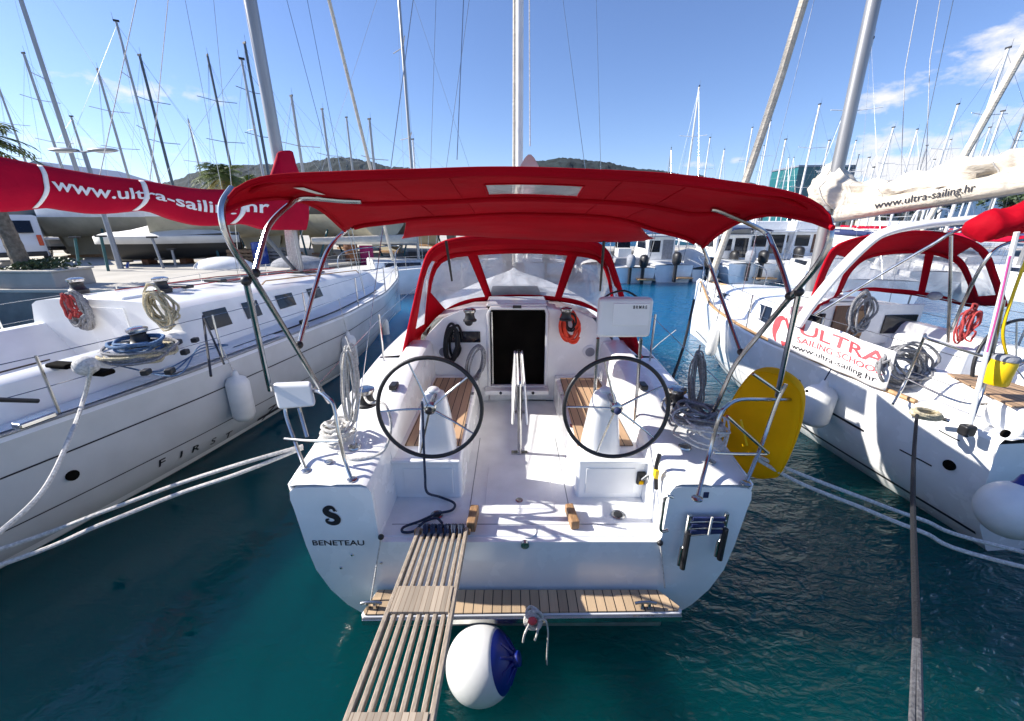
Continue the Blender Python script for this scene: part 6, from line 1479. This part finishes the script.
    frame('low blue boat stand between lamp post and tarped boat', [P(128, 262, Y=15.8), P(126, 277, Y=15.8), P(167, 276, Y=16.0), P(160, 260, Y=16.0)], BLUEC)
    frame('pale slanted prop frame under the bow of the tarped boat', [P(152, 238, Y=15.7), P(166, 275, Y=15.7), P(178, 275, Y=16.4), P(172, 250, Y=16.4)], LAMPG)
    vehicle('parked_car', 'white parked car behind the tall green boat stand', 'car', (64, 257), 20.5, 1.7, 4.0, 1.4, VANW, 30, False)
    vehicle('parked_van', 'grey white parked van far back between the dry docked keels', 'van', (215, 250), 30, 1.9, 4.8, 2.1, GEL2, 20)
    rd = random.Random(9)
    for lab, px, Y, m in (('stack of brown pallets beside the tarped boat', (248, 262), 17.8, TEAKW), ('stack of grey pallets under the dry docked boats left of the mast', (275, 260), 18.5, CONC)):
        q = P(*px, Y=Y); pr_ = root('pallet_stack', lab, 'pallets', (q.x, Y, 1.21))
        for k in range(4):
            for j in range(5): part('board', MB().box((q.x - .48 + j * .24, Y, 1.32 + k * .15), (.14, .85, .025)), m, pr_, sm=0)
            for j in range(3): part('bearer', MB().box((q.x, Y - .38 + j * .38, 1.26 + k * .15), (1.1, .09, .09)), m, pr_, sm=0)
    for lab, px, Y, m in (('blue plastic drum standing by the pallets', (262, 262), 17.4, BLUEC), ('rusty drum standing behind the magenta board', (352, 258), 18.8, RUST)):
        q = P(*px, Y=Y); single('drum', MB().lathe([(.27, 0), (.29, .02), (.29, .28), (.30, .30), (.29, .32), (.29, .58), (.30, .60), (.29, .62), (.29, .86), (.27, .88), (.24, .86)], (q.x, Y, 1.212), (0, 0, 1), 22), m, lab, 'drum')
    for lab, px, Y in (('small white dinghy turned over on the quay left of the pallets', (225, 268), 15.8), ('small grey dinghy turned over on the quay behind the left yacht mast', (300, 266), 16.4)):
        q = P(*px, Y=Y); single('dinghy', MB().sphere((q.x, Y, 1.22), (1.15, .55, .42), 20, 12), GEL2 if 'white' in lab else GREYC, lab, 'dinghy', sm=60)
    single('blue_tarpaulin', MB().sphere(P(138, 254, Y=20), (1.1, .8, .65), 20, 12), BLUET, 'bright blue tarpaulin over a heap beyond the low blue boat stand', 'tarpaulin', sm=60)
    single('notice_board', MB().box(P(367, 256, Y=19.2), (.62, .06, .95)), MAGENTA, 'magenta board standing under the cream keel boats', 'board', bevel=.01)
    # heap of rubble/pallets behind planter: white sacks
    for i, (x, y) in enumerate(((45, 252), (58, 250), (70, 254))):
        pass
    # buildings and the town side
    c = P(812, 215, Y=80); b = root('glass_building', 'teal glass office block behind the masts right of the rolled genoa', 'building', (c.x, 80, 0))
    w = 9.4; part('glass_wall', MB().box((c.x + .3, 84, 6.1), (w, 8, 12.2)), TGLASS, b, sm=0)
    part('roof_edge', MB().box((c.x + .3, 84, 12.25), (w + .3, 8.3, .3)), LAMPG, b); part('stair_tower', MB().box((c.x + 5.6, 84, 6.2), (1.4, 7, 12.6)), ALUD, b)
    def house(label, px, Y, w, d, h, wall, roof):
        c = P(*px, Y=Y); b = root('house', label, 'house', (c.x, Y, 1.2)); part('wall', MB().box((c.x, Y + d / 2, 1.2 + h / 2), (w, d, h)), wall, b, sm=0)
        rg = [[Vector((c.x + x, y, z)) for x, z in ((-w / 2 - .3, 1.2 + h), (0, 1.2 + h + w * .16), (w / 2 + .3, 1.2 + h))] for y in (Y - .3, Y + d + .3)]; part('roof', MB().loft(rg, True, True), roof, b, sm=0)
        n = max(2, int(w / 2.6))
        for f in range(int(h / 2.8)):
            for i in range(n): part('window', MB().box((c.x - w / 2 + w * (i + .5) / n, Y - .02, 1.2 + 1.6 + f * 2.8), (.9, .08, 1.2)), DGLASS, b, sm=0)
    house('pale plaster house with tiled roof seen below the right yacht boom', (915, 232), 62, 13, 8, 3.4, PLASTER, ROOFT)
    house('long low cream house at the far shore right of the bimini', (868, 234), 66, 12, 8, 3.0, PLASTER, LAMPG)
    house('pale house with grey roof at the far shore near the right edge', (985, 228), 60, 14, 8, 4.5, GEL2, LAMPG)
    house('white workshop ashore behind the dry docked boats at the left', (60, 226), 46, 16, 9, 5.0, PLASTER, LAMPG)
    house('low grey workshop ashore behind the boats left of the sprayhood', (350, 230), 58, 20, 9, 4.0, GEL2, ROOFT)
    def tree(label, px, Y, h, seed):
        rd = random.Random(seed); c = P(*px, Y=Y); r = root('shore_tree', label, 'tree', (c.x, Y, 1.2), 0, 'trees on the far shore')
        tr = MB().tube([(c.x, Y, 1.1), (c.x + .1, Y, 1.2 + h * .45)], [.2, .12], 8)
        for k in range(5): a = k * 1.26; tr.tube([(c.x + .1, Y, 1.2 + h * .4), (c.x + math.cos(a) * h * .22, Y + math.sin(a) * h * .22, 1.2 + h * .7)], [.09, .03], 5)
        part('trunk', tr, TRUNK, r); mb = MB(); cl = [Vector((rd.gauss(0, .22) * h, rd.gauss(0, .22) * h, h * rd.uniform(.5, .92))) for _ in range(16)]
        for k in range(1500):
            q = rd.choice(cl) + Vector((rd.gauss(0, 1), rd.gauss(0, 1), rd.gauss(0, .8))) * h * .085 + Vector((c.x, Y, 1.2)); a = Vector((rd.gauss(0, 1), rd.gauss(0, 1), rd.gauss(0, 1))).normalized() * .22; o = a.orthogonal().normalized() * .13; mb.add([q - a, q + o, q + a, q - o], [(0, 1, 2, 3)])
        part('crown', mb, BUSH, r, sm=0, recalc=False)
    for i, (px, Y, h, lab) in enumerate((((930, 232), 56, 6, 'round green tree behind the right yacht boom lettering'), ((895, 234), 58, 5, 'small green tree left of the far plaster house'), ((1005, 230), 50, 6, 'green tree at the right edge behind the stowed canopy'), ((850, 235), 60, 5, 'low green tree right of the teal glass building'), ((8, 215), 40, 5, 'bushy tree at the left edge behind the white van'), ((85, 218), 42, 5, 'bushy tree behind the lamp post'))): tree(lab, px, Y, h, 50 + i)
ashore()
def haze():
    m = bpy.data.materials.new('haze_air'); m.use_nodes = True; n = m.node_tree.nodes; n.remove(n['Principled BSDF'])
    v = n.new('ShaderNodeVolumePrincipled'); v.inputs['Density'].default_value = .00005; v.inputs['Color'].default_value = (.55, .76, 1.0, 1); v.inputs['Anisotropy'].default_value = .3
    m.node_tree.links.new(v.outputs[0], n['Material Output'].inputs['Volume'])
    mb = MB().box((0, 600, 54.5), (1990, 1500, 113)); o = single('haze', mb, m, None, None, kind='stuff', sm=0)
haze()
